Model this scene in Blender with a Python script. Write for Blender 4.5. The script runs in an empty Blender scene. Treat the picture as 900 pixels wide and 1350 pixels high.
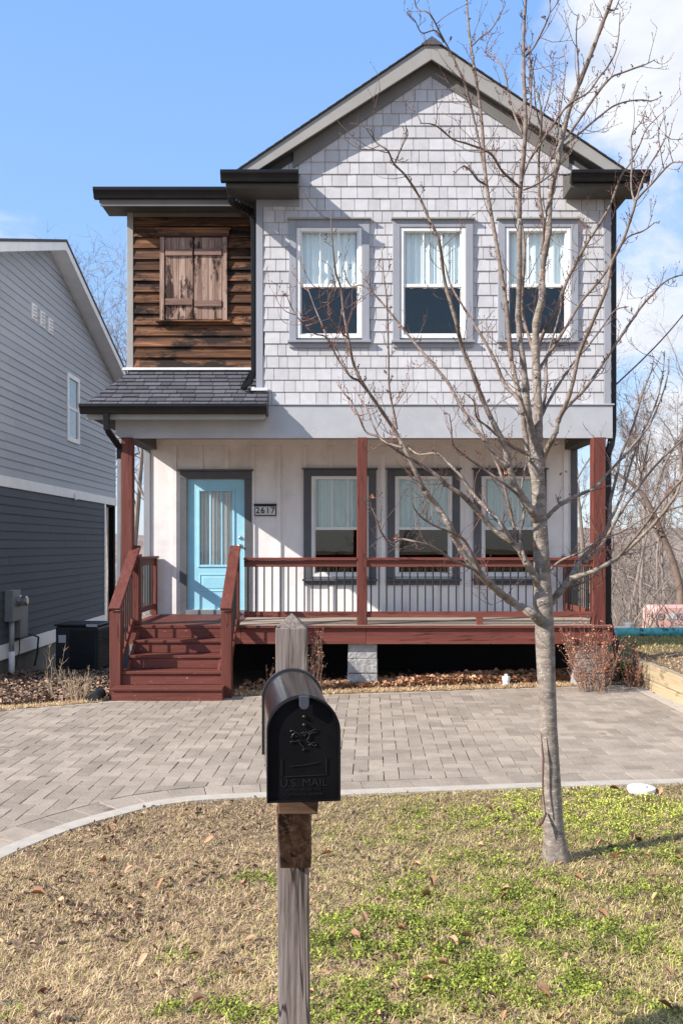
import bpy, math, random
import numpy as np
from mathutils import Vector, Matrix, noise as mnoise

random.seed(7)
rng = np.random.default_rng(11)
SC = bpy.context.scene
COL = SC.collection
CAM_Z = 1.95
F = 1150.0


def P(px, py, D):
    """measured photograph position at a surveyed distance -> world point"""
    return Vector(((px - 450.0) / F * D, D, CAM_Z + (718.0 - py) / F * D))


# ------------------------------------------------------------------ materials
def new_mat(name):
    m = bpy.data.materials.new(name)
    m.use_nodes = True
    nt = m.node_tree
    b = nt.nodes['Principled BSDF']
    return m, nt, b


def N(nt, typ, **kw):
    n = nt.nodes.new(typ)
    for k, v in kw.items():
        if k in n.inputs.keys() if hasattr(n.inputs, 'keys') else False:
            n.inputs[k].default_value = v
        else:
            setattr(n, k, v)
    return n


def coords(nt, stretch=(1, 1, 1)):
    tc = nt.nodes.new('ShaderNodeTexCoord')
    mp = nt.nodes.new('ShaderNodeMapping')
    mp.inputs['Scale'].default_value = stretch
    nt.links.new(tc.outputs['Object'], mp.inputs['Vector'])
    return mp.outputs['Vector']


def noise_node(nt, vec, scale, detail=4, rough=0.6, dist=0.0):
    n = nt.nodes.new('ShaderNodeTexNoise')
    n.inputs['Scale'].default_value = scale
    n.inputs['Detail'].default_value = detail
    n.inputs['Roughness'].default_value = rough
    n.inputs['Distortion'].default_value = dist
    nt.links.new(vec, n.inputs['Vector'])
    return n


def ramp(nt, fac, stops):
    r = nt.nodes.new('ShaderNodeValToRGB')
    cr = r.color_ramp
    while len(cr.elements) > 1:
        cr.elements.remove(cr.elements[-1])
    cr.elements[0].position = stops[0][0]
    cr.elements[0].color = (*stops[0][1], 1)
    for p, c in stops[1:]:
        e = cr.elements.new(p)
        e.color = (*c, 1)
    nt.links.new(fac, r.inputs['Fac'])
    return r.outputs['Color']


def mixc(nt, fac, a, b, mode='MIX'):
    m = nt.nodes.new('ShaderNodeMix')
    m.data_type = 'RGBA'
    m.blend_type = mode
    for inp, v in ((m.inputs[0], fac), (m.inputs[6], a), (m.inputs[7], b)):
        if isinstance(v, (int, float)):
            inp.default_value = v
        elif isinstance(v, tuple):
            inp.default_value = (*v, 1) if len(v) == 3 else v
        else:
            nt.links.new(v, inp)
    return m.outputs[2]


def g3(v):
    return (v, v, v)


def mat(name, c1, c2=None, scale=6, rough=0.7, bump=0.15, stretch=(1, 1, 1), detail=5, island=0.0,
        spec=0.3, metallic=0.0, speck=None, speck_scale=60, speck_at=0.66, bdist=0.004, dirt=None, dirt_scale=1.3, coat=0.0, stain=None, stain_scale=2.5, stain_at=0.62, stain_amt=0.7):
    """painted / natural surface: two-colour noise, optional per-piece variation, specks, large stains, bump"""
    m, nt, b = new_mat(name)
    v = coords(nt, stretch)
    n = noise_node(nt, v, scale, detail)
    c2 = c2 or tuple(x * 0.85 for x in c1)
    col = ramp(nt, n.outputs['Fac'], [(0.35, c1), (0.68, c2)])
    if dirt:
        n2 = noise_node(nt, coords(nt), dirt_scale, 6, 0.7)
        f = nt.nodes.new('ShaderNodeMapRange')
        f.inputs['From Min'].default_value = 0.5
        f.inputs['From Max'].default_value = 0.75
        f.inputs['To Max'].default_value = 0.6
        nt.links.new(n2.outputs['Fac'], f.inputs['Value'])
        col = mixc(nt, f.outputs['Result'], col, dirt)
    if stain:
        n4 = noise_node(nt, coords(nt), stain_scale, 6, 0.65, 0.3)
        f = nt.nodes.new('ShaderNodeMapRange')
        f.inputs['From Min'].default_value = stain_at
        f.inputs['From Max'].default_value = stain_at + 0.06
        f.inputs['To Max'].default_value = stain_amt
        nt.links.new(n4.outputs['Fac'], f.inputs['Value'])
        col = mixc(nt, f.outputs['Result'], col, stain)
    if speck:
        n3 = noise_node(nt, v, speck_scale, 3, 0.7)
        f = nt.nodes.new('ShaderNodeMapRange')
        f.inputs['From Min'].default_value = speck_at
        f.inputs['From Max'].default_value = speck_at + 0.03
        nt.links.new(n3.outputs['Fac'], f.inputs['Value'])
        col = mixc(nt, f.outputs['Result'], col, speck)
    if island:
        g = nt.nodes.new('ShaderNodeNewGeometry')
        mr = nt.nodes.new('ShaderNodeMapRange')
        mr.inputs['To Min'].default_value = 1 - island
        mr.inputs['To Max'].default_value = 1 + island
        nt.links.new(g.outputs['Random Per Island'], mr.inputs['Value'])
        h = nt.nodes.new('ShaderNodeHueSaturation')
        nt.links.new(mr.outputs['Result'], h.inputs['Value'])
        nt.links.new(col, h.inputs['Color'])
        col = h.outputs['Color']
    nt.links.new(col, b.inputs['Base Color'])
    b.inputs['Roughness'].default_value = rough
    b.inputs['Metallic'].default_value = metallic
    b.inputs['Specular IOR Level'].default_value = spec
    if coat:
        b.inputs['Coat Weight'].default_value = coat
        b.inputs['Coat Roughness'].default_value = 0.08
    if bump:
        bm = nt.nodes.new('ShaderNodeBump')
        bm.inputs['Strength'].default_value = bump
        bm.inputs['Distance'].default_value = bdist
        nt.links.new(n.outputs['Fac'], bm.inputs['Height'])
        nt.links.new(bm.outputs['Normal'], b.inputs['Normal'])
    return m


# ------------------------------------------------------------------ mesh builder
class MB:
    def __init__(s):
        s.v = []
        s.f = []

    def add(s, verts, faces):
        o = len(s.v)
        s.v.extend([tuple(p) for p in verts])
        s.f.extend([tuple(i + o for i in f) for f in faces])
        return s

    def box(s, x0, x1, y0, y1, z0, z1):
        v = [(x0, y0, z0), (x1, y0, z0), (x1, y1, z0), (x0, y1, z0), (x0, y0, z1), (x1, y0, z1), (x1, y1, z1), (x0, y1, z1)]
        return s.add(v, [(0, 3, 2, 1), (4, 5, 6, 7), (0, 1, 5, 4), (1, 2, 6, 5), (2, 3, 7, 6), (3, 0, 4, 7)])

    def quad(s, a, b, c, d):
        return s.add([a, b, c, d], [(0, 1, 2, 3)])

    def prism(s, poly, axis, a0, a1):
        """extrude polygon. axis 'x': poly of (y,z); 'y': poly of (x,z); 'z': poly of (x,y)"""
        def mk(p, a):
            return {'x': (a, p[0], p[1]), 'y': (p[0], a, p[1]), 'z': (p[0], p[1], a)}[axis]
        n = len(poly)
        v = [mk(p, a0) for p in poly] + [mk(p, a1) for p in poly]
        f = [tuple(range(n)), tuple(range(2 * n - 1, n - 1, -1))]
        for i in range(n):
            j = (i + 1) % n
            f.append((i, i + n, j + n, j))
        return s.add(v, f)

    def beam(s, a, b, w, h, up=(0, 0, 1)):
        """square bar from a to b"""
        a = Vector(a); b = Vector(b)
        d = (b - a).normalized()
        u = Vector(up)
        side = d.cross(u).normalized()
        u = side.cross(d).normalized()
        v = []
        for p in (a, b):
            for sx, sz in ((-1, -1), (1, -1), (1, 1), (-1, 1)):
                v.append(p + side * sx * w / 2 + u * sz * h / 2)
        return s.add(v, [(0, 1, 2, 3), (7, 6, 5, 4), (0, 4, 5, 1), (1, 5, 6, 2), (2, 6, 7, 3), (3, 7, 4, 0)])

    def tube(s, pts, rad, sides=8, cap=True):
        pts = [Vector(p) for p in pts]
        if not hasattr(rad, '__len__'):
            rad = [rad] * len(pts)
        o = len(s.v)
        t0 = (pts[1] - pts[0]).normalized()
        ref = Vector((0, 0, 1)) if abs(t0.z) < 0.9 else Vector((1, 0, 0))
        nrm = t0.cross(ref).normalized()
        for i, p in enumerate(pts):
            if i == 0:
                t = t0
            elif i == len(pts) - 1:
                t = (pts[i] - pts[i - 1]).normalized()
            else:
                t = (pts[i + 1] - pts[i - 1])
                t = t.normalized() if t.length > 1e-9 else t0
            nrm = (nrm - t * nrm.dot(t))
            nrm = nrm.normalized() if nrm.length > 1e-6 else t.orthogonal().normalized()
            bn = t.cross(nrm)
            for k in range(sides):
                a = 2 * math.pi * k / sides
                s.v.append(tuple(p + (nrm * math.cos(a) + bn * math.sin(a)) * rad[i]))
        for i in range(len(pts) - 1):
            for k in range(sides):
                k2 = (k + 1) % sides
                a = o + i * sides
                s.f.append((a + k, a + k2, a + sides + k2, a + sides + k))
        if cap:
            s.f.append(tuple(o + k for k in range(sides - 1, -1, -1)))
            e = o + (len(pts) - 1) * sides
            s.f.append(tuple(e + k for k in range(sides)))
        return s

    def lathe(s, prof, cx, cy, cz, n=20):
        o = len(s.v)
        for r, z in prof:
            for k in range(n):
                a = 2 * math.pi * k / n
                s.v.append((cx + r * math.cos(a), cy + r * math.sin(a), cz + z))
        for i in range(len(prof) - 1):
            for k in range(n):
                k2 = (k + 1) % n
                s.f.append((o + i * n + k, o + i * n + k2, o + (i + 1) * n + k2, o + (i + 1) * n + k))
        s.f.append(tuple(o + k for k in range(n - 1, -1, -1)))
        s.f.append(tuple(o + (len(prof) - 1) * n + k for k in range(n)))
        return s


def wloc(o):
    v = Vector((0, 0, 0))
    while o is not None:
        v += o.location
        o = o.parent
    return v


def build(name, mb, material, parent=None, bevel=0.0, smooth=False, local=False, seg=1):
    me = bpy.data.meshes.new(name)
    off = Vector((0, 0, 0)) if (local or parent is None) else wloc(parent)
    vs = np.array(mb.v, dtype=np.float64) - np.array(off)
    me.from_pydata(vs.tolist(), [], mb.f)
    me.update()
    if smooth:
        me.polygons.foreach_set('use_smooth', [True] * len(me.polygons))
    me.materials.append(material)
    o = bpy.data.objects.new(name, me)
    COL.objects.link(o)
    if parent is not None:
        o.parent = parent
    if bevel:
        b = o.modifiers.new('bevel', 'BEVEL')
        b.width = bevel
        b.segments = seg
        b.limit_method = 'ANGLE'
    return o


def thing(name, label, cat, loc=(0, 0, 0), rz=0.0, group=None):
    o = bpy.data.objects.new(name, None)
    COL.objects.link(o)
    o.empty_display_size = 0.1
    o.location = loc
    o.rotation_euler = (0, 0, rz)
    o['label'] = label
    o['category'] = cat
    if group:
        o['group'] = group
    return o


def tag(o, label, cat, group=None, kind=None):
    o['label'] = label
    o['category'] = cat
    if group:
        o['group'] = group
    if kind:
        o['kind'] = kind
    return o


def structure(name, mb, material, smooth=False):
    o = build(name, mb, material, smooth=smooth)
    o['kind'] = 'structure'
    return o


# ------------------------------------------------------------------ polygon helpers
def clip_poly(poly, region):
    """clip poly by convex counter-clockwise region"""
    out = list(poly)
    n = len(region)
    for i in range(n):
        ax, ay = region[i]
        bx, by = region[(i + 1) % n]
        inp, out = out, []
        if not inp:
            break
        def side(p):
            return (bx - ax) * (p[1] - ay) - (by - ay) * (p[0] - ax)
        for j in range(len(inp)):
            p, q = inp[j], inp[(j + 1) % len(inp)]
            sp, sq = side(p), side(q)
            if sp >= 0:
                out.append(p)
            if (sp >= 0) != (sq >= 0):
                t = sp / (sp - sq)
                out.append((p[0] + (q[0] - p[0]) * t, p[1] + (q[1] - p[1]) * t))
    return out


def rect_minus(rects, holes):
    res = list(rects)
    for (hx0, hx1, hz0, hz1) in holes:
        nxt = []
        for (x0, x1, z0, z1) in res:
            if hx0 >= x1 or hx1 <= x0 or hz0 >= z1 or hz1 <= z0:
                nxt.append((x0, x1, z0, z1))
                continue
            if hz1 < z1: nxt.append((x0, x1, hz1, z1))
            if hz0 > z0: nxt.append((x0, x1, z0, hz0))
            a, b = max(z0, hz0), min(z1, hz1)
            if hx0 > x0: nxt.append((x0, hx0, a, b))
            if hx1 < x1: nxt.append((hx1, x1, a, b))
        res = nxt
    return res


def poly_area(p):
    a = 0
    for i in range(len(p)):
        j = (i + 1) % len(p)
        a += p[i][0] * p[j][1] - p[j][0] * p[i][1]
    return abs(a) / 2


def courses(mb, O, U, V, W, region, holes, row_h, wmin, wmax, butt, top_t=0.003, gap=0.004, overlap=0.0, r=None, ragged=0.0):
    """courses of shingles or boards on a plane: origin O, axes U (along), V (up the plane), W (outward)"""
    r = r or random
    O = Vector(O); U = Vector(U); V = Vector(V); W = Vector(W)
    us = [p[0] for p in region]; vs = [p[1] for p in region]
    u0, u1, v0, v1 = min(us), max(us), min(vs), max(vs)
    v = v0
    while v < v1 - 1e-4:
        u = u0 - r.uniform(0, wmax)
        while u < u1:
            w = r.uniform(wmin, wmax)
            dz = r.uniform(-ragged, ragged)
            cell = (max(u, u0) + gap / 2, min(u + w, u1) - gap / 2, v + (0 if v <= v0 + 1e-6 else dz), v + row_h)
            u += w
            if cell[1] - cell[0] < 0.01:
                continue
            bt = butt * r.uniform(0.85, 1.15)
            for (a, b, c, d) in rect_minus([cell], holes):
                if b - a < 0.006 or d - c < 0.004:
                    continue
                pl = clip_poly([(a, c), (b, c), (b, d), (a, d)], region)
                if len(pl) < 3 or poly_area(pl) < 2e-5:
                    continue
                n = len(pl)
                def th(q):
                    return bt + (top_t - bt) * (q[1] - v) / row_h
                fr = [O + U * q[0] + V * q[1] + W * th(q) for q in pl]
                bk = [O + U * q[0] + V * q[1] - W * 0.002 for q in pl]
                fc = [tuple(range(n))]
                for i in range(n):
                    j = (i + 1) % n
                    fc.append((i, i + n, j + n, j))
                mb.add(fr + bk, fc)
        v += row_h
    return mb


def smooth_path(pts, rads, per=5):
    """catmull-rom"""
    out, ro = [], []
    n = len(pts)
    for i in range(n - 1):
        p0 = pts[max(i - 1, 0)]; p1 = pts[i]; p2 = pts[i + 1]; p3 = pts[min(i + 2, n - 1)]
        for k in range(per):
            t = k / per
            t2, t3 = t * t, t * t * t
            q = 0.5 * ((2 * p1) + (-p0 + p2) * t + (2 * p0 - 5 * p1 + 4 * p2 - p3) * t2 + (-p0 + 3 * p1 - 3 * p2 + p3) * t3)
            out.append(q)
            ro.append(rads[i] + (rads[i + 1] - rads[i]) * t)
    out.append(pts[-1]); ro.append(rads[-1])
    return out, ro


def fast_mesh(name, verts, faces_flat, loops_per, material, attr=None):
    """verts (n,3) array, faces (m,k) array"""
    me = bpy.data.meshes.new(name)
    nv, nf = len(verts), len(faces_flat)
    me.vertices.add(nv)
    me.vertices.foreach_set('co', np.asarray(verts, dtype=np.float32).ravel())
    me.loops.add(nf * loops_per)
    me.loops.foreach_set('vertex_index', np.asarray(faces_flat, dtype=np.int32).ravel())
    me.polygons.add(nf)
    me.polygons.foreach_set('loop_start', np.arange(0, nf * loops_per, loops_per, dtype=np.int32))
    me.update(calc_edges=True)
    if attr is not None:
        for k, arr in attr.items():
            a = me.attributes.new(k, 'FLOAT', 'POINT')
            a.data.foreach_set('value', np.asarray(arr, dtype=np.float32))
    me.materials.append(material)
    o = bpy.data.objects.new(name, me)
    COL.objects.link(o)
    return o

# ------------------------------------------------------------------ palette
def wood(name, stops, axis, grain=90, rough=0.8, bump=0.5, island=0.12, knots=None, cracks=None):
    m, nt, b = new_mat(name)
    st = {'x': (0.05, 1, 1), 'y': (1, 0.05, 1), 'z': (1, 1, 0.05)}[axis]
    v = coords(nt, st)
    g = nt.nodes.new('ShaderNodeNewGeometry')
    ad = nt.nodes.new('ShaderNodeVectorMath'); ad.operation = 'ADD'
    sc = nt.nodes.new('ShaderNodeVectorMath'); sc.operation = 'SCALE'
    cb = nt.nodes.new('ShaderNodeCombineXYZ')
    for k in 'XYZ':
        nt.links.new(g.outputs['Random Per Island'], cb.inputs[k])
    nt.links.new(cb.outputs[0], sc.inputs[0]); sc.inputs['Scale'].default_value = 7.0
    nt.links.new(v, ad.inputs[0]); nt.links.new(sc.outputs[0], ad.inputs[1])
    n = noise_node(nt, ad.outputs[0], grain, 6, 0.65, 0.4)
    n2 = noise_node(nt, ad.outputs[0], grain * 0.12, 4, 0.6, 0.8)
    mx = nt.nodes.new('ShaderNodeMath'); mx.operation = 'MULTIPLY_ADD'
    nt.links.new(n.outputs['Fac'], mx.inputs[0]); mx.inputs[1].default_value = 0.5
    ml = nt.nodes.new('ShaderNodeMath'); ml.operation = 'MULTIPLY'; ml.inputs[1].default_value = 0.5
    nt.links.new(n2.outputs['Fac'], ml.inputs[0]); nt.links.new(ml.outputs[0], mx.inputs[2])
    col = ramp(nt, mx.outputs[0], stops)
    if knots:
        n3 = noise_node(nt, coords(nt, {'x': (0.35, 1, 1), 'y': (1, 0.35, 1), 'z': (1, 1, 0.30)}[axis]), knots[1], 6, 0.75)
        f = nt.nodes.new('ShaderNodeMapRange')
        f.inputs['From Min'].default_value = knots[2]
        f.inputs['From Max'].default_value = knots[2] + 0.06
        nt.links.new(n3.outputs['Fac'], f.inputs['Value'])
        col = mixc(nt, f.outputs['Result'], col, knots[0])
    if cracks:
        n5 = noise_node(nt, coords(nt, {'x': (0.06, 1, 1), 'y': (1, 0.06, 1), 'z': (1, 1, 0.06)}[axis]), cracks[1], 3, 0.5, 0.3)
        sb = nt.nodes.new('ShaderNodeMath'); sb.operation = 'SUBTRACT'; sb.inputs[1].default_value = 0.5
        ab = nt.nodes.new('ShaderNodeMath'); ab.operation = 'ABSOLUTE'
        nt.links.new(n5.outputs['Fac'], sb.inputs[0]); nt.links.new(sb.outputs[0], ab.inputs[0])
        f = nt.nodes.new('ShaderNodeMapRange')
        f.inputs['From Min'].default_value = cracks[2]
        f.inputs['From Max'].default_value = cracks[2] * 2.2
        f.inputs['To Min'].default_value = 0.9
        f.inputs['To Max'].default_value = 0.0
        nt.links.new(ab.outputs[0], f.inputs['Value'])
        col = mixc(nt, f.outputs['Result'], col, cracks[0])
    mr = nt.nodes.new('ShaderNodeMapRange')
    mr.inputs['To Min'].default_value = 1 - island
    mr.inputs['To Max'].default_value = 1 + island
    nt.links.new(g.outputs['Random Per Island'], mr.inputs['Value'])
    h = nt.nodes.new('ShaderNodeHueSaturation')
    nt.links.new(mr.outputs['Result'], h.inputs['Value'])
    nt.links.new(col, h.inputs['Color'])
    nt.links.new(h.outputs['Color'], b.inputs['Base Color'])
    b.inputs['Roughness'].default_value = rough
    b.inputs['Specular IOR Level'].default_value = 0.2
    bm = nt.nodes.new('ShaderNodeBump')
    bm.inputs['Strength'].default_value = bump
    bm.inputs['Distance'].default_value = 0.004
    nt.links.new(mx.outputs[0], bm.inputs['Height'])
    nt.links.new(bm.outputs['Normal'], b.inputs['Normal'])
    return m


M = {}
M['shingle'] = mat('painted_shingle', (0.52, 0.515, 0.53), (0.45, 0.445, 0.46), 7, 0.75, 0.3, island=0.09, speck=(0.62, 0.62, 0.64), speck_scale=24, speck_at=0.70, dirt=(0.40, 0.385, 0.375), dirt_scale=0.9, stain=(0.42, 0.405, 0.395), stain_scale=3.2, stain_at=0.60, stain_amt=0.5)
M['backing'] = mat('wall_backing', g3(0.10), rough=0.9)
M['trim'] = mat('grey_trim', (0.30, 0.315, 0.35), (0.26, 0.275, 0.31), 5, 0.6, 0.2, stretch=(1, 1, 0.3), dirt=(0.24, 0.23, 0.23))
M['belt'] = mat('grey_fascia_board', (0.42, 0.43, 0.45), (0.37, 0.38, 0.40), 4, 0.65, 0.2, speck=(0.5, 0.51, 0.53), speck_scale=16, speck_at=0.66, dirt=(0.33, 0.325, 0.33))
M['fascia'] = mat('warm_grey_fascia', (0.33, 0.32, 0.30), (0.29, 0.28, 0.265), 3, 0.6, 0.1)
M['soffit'] = mat('soffit_grey', (0.085, 0.082, 0.076), (0.07, 0.068, 0.063), 3, 0.7, 0.05)
M['frieze'] = mat('frieze_grey', (0.185, 0.18, 0.172), (0.16, 0.155, 0.15), 3, 0.65, 0.1)
M['edge'] = mat('drip_edge_black', g3(0.012), rough=0.6, bump=0)
M['dark_trim'] = mat('charcoal_trim', (0.105, 0.108, 0.118), (0.085, 0.088, 0.096), 6, 0.55, 0.15, dirt=(0.15, 0.15, 0.155))
M['white'] = mat('white_vinyl', (0.78, 0.775, 0.76), (0.70, 0.69, 0.67), 4, 0.4, 0.05, dirt=(0.55, 0.53, 0.5))
M['gutter'] = mat('black_gutter', (0.006, 0.006, 0.007), (0.010, 0.010, 0.011), 5, 0.35, 0.05, spec=0.3, dirt=(0.016, 0.015, 0.014), dirt_scale=3)
M['board'] = mat('white_board_and_batten', (0.82, 0.79, 0.775), (0.74, 0.71, 0.70), 3.5, 0.7, 0.3, stretch=(1, 1, 0.35), dirt=(0.52, 0.49, 0.48), dirt_scale=1.6)
M['ceiling'] = mat('porch_ceiling_paint', (0.60, 0.53, 0.46), (0.52, 0.46, 0.40), 3, 0.7, 0.1)
M['roof'] = mat('asphalt_shingle', (0.115, 0.115, 0.132), (0.062, 0.062, 0.072), 60, 0.95, 0.6, island=0.24, speck=(0.26, 0.25, 0.27), speck_scale=220, speck_at=0.62, spec=0.1)
M['flash'] = mat('white_flashing', (0.72, 0.71, 0.70), (0.6, 0.6, 0.6), 8, 0.4, 0.1)
M['door'] = mat('sky_blue_door_paint', (0.34, 0.65, 0.79), (0.29, 0.60, 0.75), 4, 0.45, 0.1, dirt=(0.30, 0.58, 0.70), dirt_scale=4, spec=0.4)
M['metal'] = mat('satin_metal', (0.5, 0.5, 0.5), rough=0.3, metallic=0.9, bump=0)
M['black_metal'] = mat('black_baluster_metal', g3(0.010), g3(0.016), rough=0.35, bump=0.0, spec=0.5)
M['block'] = mat('split_face_block', (0.42, 0.41, 0.40), (0.28, 0.275, 0.27), 14, 0.95, 1.0, bdist=0.03, dirt=(0.2, 0.2, 0.195), dirt_scale=6)
M['dark_void'] = mat('shade_black', (0.012, 0.011, 0.010), rough=0.9)  # near black painted in for shade under the porch and indoors
red = [(0.28, (0.070, 0.022, 0.016)), (0.42, (0.120, 0.036, 0.027)), (0.58, (0.155, 0.051, 0.039)), (0.75, (0.25, 0.110, 0.085))]
for ax in 'xyz':
    M['red_' + ax] = wood('oxblood_painted_wood_' + ax, red, ax, 60, 0.62, 0.45, 0.16, knots=((0.075, 0.026, 0.020), 6, 0.64), cracks=((0.05, 0.016, 0.012), 9, 0.004))
M['red_worn'] = wood('worn_oxblood_tread', red, 'x', 60, 0.6, 0.45, 0.12, knots=((0.40, 0.28, 0.22), 30, 0.63))
M['deck'] = wood('porch_deck_boards', [(0.3, (0.17, 0.08, 0.06)), (0.5, (0.30, 0.25, 0.20)), (0.7, (0.42, 0.42, 0.36))], 'x', 40, 0.7, 0.3, 0.15)
M['cedar'] = wood('weathered_cedar_board', [(0.32, (0.020, 0.013, 0.011)), (0.46, (0.075, 0.040, 0.027)), (0.56, (0.19, 0.085, 0.042)), (0.70, (0.42, 0.23, 0.13))], 'x', 34, 0.8, 0.8, 0.40, knots=((0.022, 0.015, 0.013), 2.6, 0.53))
M['shutter'] = wood('peeling_shutter_plank', [(0.3, (0.06, 0.035, 0.028)), (0.44, (0.19, 0.118, 0.092)), (0.58, (0.36, 0.255, 0.205)), (0.76, (0.50, 0.38, 0.32))], 'z', 34, 0.8, 0.7, 0.16, knots=((0.045, 0.026, 0.021), 6.0, 0.50))
M['shutter_x'] = wood('peeling_shutter_batten', [(0.3, (0.06, 0.035, 0.028)), (0.5, (0.20, 0.125, 0.098)), (0.72, (0.42, 0.30, 0.25))], 'x', 34, 0.8, 0.7, 0.2, knots=((0.03, 0.016, 0.013), 9.0, 0.58))
M['nlap_low'] = mat('neighbour_dark_lap_siding', (0.085, 0.097, 0.118), (0.070, 0.080, 0.098), 18, 0.75, 0.2, stretch=(1, 1, 4), island=0.05)
M['nlap'] = mat('neighbour_lap_siding', (0.42, 0.445, 0.49), (0.37, 0.395, 0.44), 18, 0.75, 0.2, stretch=(1, 1, 4), island=0.07, dirt=(0.33, 0.345, 0.37), dirt_scale=0.7)
M['ntrim'] = mat('neighbour_white_trim', (0.86, 0.86, 0.86), (0.78, 0.78, 0.78), 3, 0.6, 0.05)
M['nblock'] = mat('neighbour_foundation', (0.16, 0.155, 0.145), (0.12, 0.118, 0.11), 6, 0.9, 0.4)
M['grey_box'] = mat('grey_utility_metal', (0.20, 0.21, 0.225), rough=0.5, bump=0.05)
M['ac'] = mat('hvac_dark_metal', (0.035, 0.036, 0.038), rough=0.5, bump=0.05)
M['paper'] = mat('white_label', (0.62, 0.62, 0.62), rough=0.6, bump=0)
M['pvc'] = mat('pvc_grey', (0.38, 0.39, 0.41), rough=0.5, bump=0.0)
M['pvc_white'] = mat('pvc_white', (0.80, 0.80, 0.80), (0.7, 0.7, 0.7), rough=0.4, bump=0.0)
M['curb'] = mat('curb_concrete', (0.47, 0.42, 0.36), (0.38, 0.34, 0.29), 9, 0.9, 0.4, speck=(0.25, 0.24, 0.22), speck_scale=90, speck_at=0.68, dirt=(0.33, 0.30, 0.27))
M['timber'] = wood('treated_landscape_timber', [(0.3, (0.20, 0.145, 0.09)), (0.5, (0.40, 0.315, 0.20)), (0.75, (0.54, 0.45, 0.31))], 'y', 40, 0.8, 0.6, 0.08, knots=((0.22, 0.16, 0.10), 4, 0.60))
M['post_wood'] = wood('weathered_grey_post', [(0.34, (0.05, 0.038, 0.032)), (0.44, (0.15, 0.120, 0.105)), (0.58, (0.265, 0.225, 0.205)), (0.75, (0.40, 0.36, 0.34))], 'z', 110, 0.85, 1.0, 0.05, knots=((0.07, 0.05, 0.04), 14.0, 0.66), cracks=((0.025, 0.018, 0.015), 16, 0.006))
M['block_wood'] = wood('shaded_brown_block', [(0.36, (0.03, 0.017, 0.011)), (0.5, (0.09, 0.050, 0.030)), (0.68, (0.26, 0.17, 0.11))], 'z', 60, 0.8, 0.9, 0.1, knots=((0.02, 0.011, 0.007), 22, 0.52))  # dark brown wood with the mailbox's shadow put into the colour
M['arm_wood'] = wood('shaded_end_grain_block', [(0.36, (0.03, 0.017, 0.011)), (0.5, (0.07, 0.040, 0.025)), (0.68, (0.16, 0.10, 0.065))], 'x', 60, 0.8, 0.9, 0.1)  # darkened throughout to paint in the shadow below the box
M['mailbox'] = mat('black_mailbox_enamel', (0.010, 0.010, 0.012), (0.014, 0.014, 0.016), 12, 0.22, 0.03, spec=0.6, speck=(0.12, 0.12, 0.13), speck_scale=140, speck_at=0.735, coat=0.3)
M['mailbox_door'] = mat('black_mailbox_door', (0.004, 0.004, 0.005), (0.007, 0.007, 0.008), 12, 0.55, 0.04, spec=0.07, speck=(0.08, 0.08, 0.09), speck_scale=160, speck_at=0.74)
M['emboss'] = mat('embossed_black', (0.010, 0.010, 0.011), rough=0.3, bump=0, spec=0.5)
M['latch'] = mat('blue_grey_latch', (0.045, 0.055, 0.075), rough=0.35, bump=0, spec=0.6)
M['bark'] = mat('smooth_grey_bark', (0.29, 0.245, 0.205), (0.13, 0.105, 0.088), 24, 0.85, 1.0, stretch=(0.6, 0.6, 1.3), speck=(0.46, 0.43, 0.39), speck_scale=75, speck_at=0.62, bdist=0.012, dirt=(0.13, 0.105, 0.09), dirt_scale=6)
M['young_bark'] = mat('young_brown_bark', (0.235, 0.185, 0.155), (0.115, 0.085, 0.070), 24, 0.85, 0.8, stretch=(0.6, 0.6, 1.3), speck=(0.42, 0.38, 0.34), speck_scale=90, speck_at=0.66, bdist=0.006)
M['twig'] = mat('red_brown_twig', (0.16, 0.105, 0.085), (0.085, 0.055, 0.048), 20, 0.75, 0.1)
M['redtwig'] = mat('coral_twig', (0.33, 0.14, 0.115), (0.20, 0.09, 0.075), 20, 0.7, 0.1)
M['bud'] = mat('winter_bud', (0.12, 0.06, 0.05), rough=0.7, bump=0)
M['farbark'] = mat('woodland_bark', (0.27, 0.225, 0.195), (0.17, 0.14, 0.12), 4, 0.9, 0.2)
M['leanbark'] = mat('brown_leaning_bark', (0.215, 0.16, 0.125), (0.13, 0.095, 0.075), 5, 0.9, 0.3)
M['shrub'] = mat('dry_shrub_stem', (0.30, 0.20, 0.15), (0.17, 0.11, 0.085), 20, 0.85, 0.1)
M['shrubleaf'] = mat('dry_shrub_leaf', (0.42, 0.17, 0.09), (0.26, 0.10, 0.06), 20, 0.85, 0.0, island=0.4)
M['weed'] = mat('straw_weed', (0.50, 0.39, 0.27), (0.38, 0.28, 0.19), 20, 0.85, 0.0, island=0.2)
M['sock'] = mat('teal_silt_sock', (0.16, 0.52, 0.50), (0.05, 0.27, 0.28), 12, 0.8, 0.6, stain=(0.03, 0.06, 0.06), stain_scale=5, stain_at=0.55, stain_amt=0.85)
M['pink'] = mat('faded_pink_plastic', (0.68, 0.40, 0.34), (0.60, 0.34, 0.29), 3, 0.6, 0.1, dirt=(0.5, 0.36, 0.32))
M['rubber'] = mat('black_corrugated_pipe', (0.02, 0.02, 0.022), rough=0.5, bump=0)
M['cable'] = mat('service_cable', (0.03, 0.03, 0.03), rough=0.6, bump=0)
M['mound'] = mat('pinkish_clay', (0.44, 0.31, 0.25), (0.30, 0.20, 0.16), 7, 0.95, 0.8, bdist=0.05)
M['num_black'] = mat('plaque_black', g3(0.012), rough=0.4, bump=0)
M['num_white'] = mat('plaque_tile_white', (0.72, 0.72, 0.70), rough=0.4, bump=0)
M['room'] = mat('dim_interior', (0.17, 0.165, 0.16), rough=0.9, bump=0)


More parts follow.
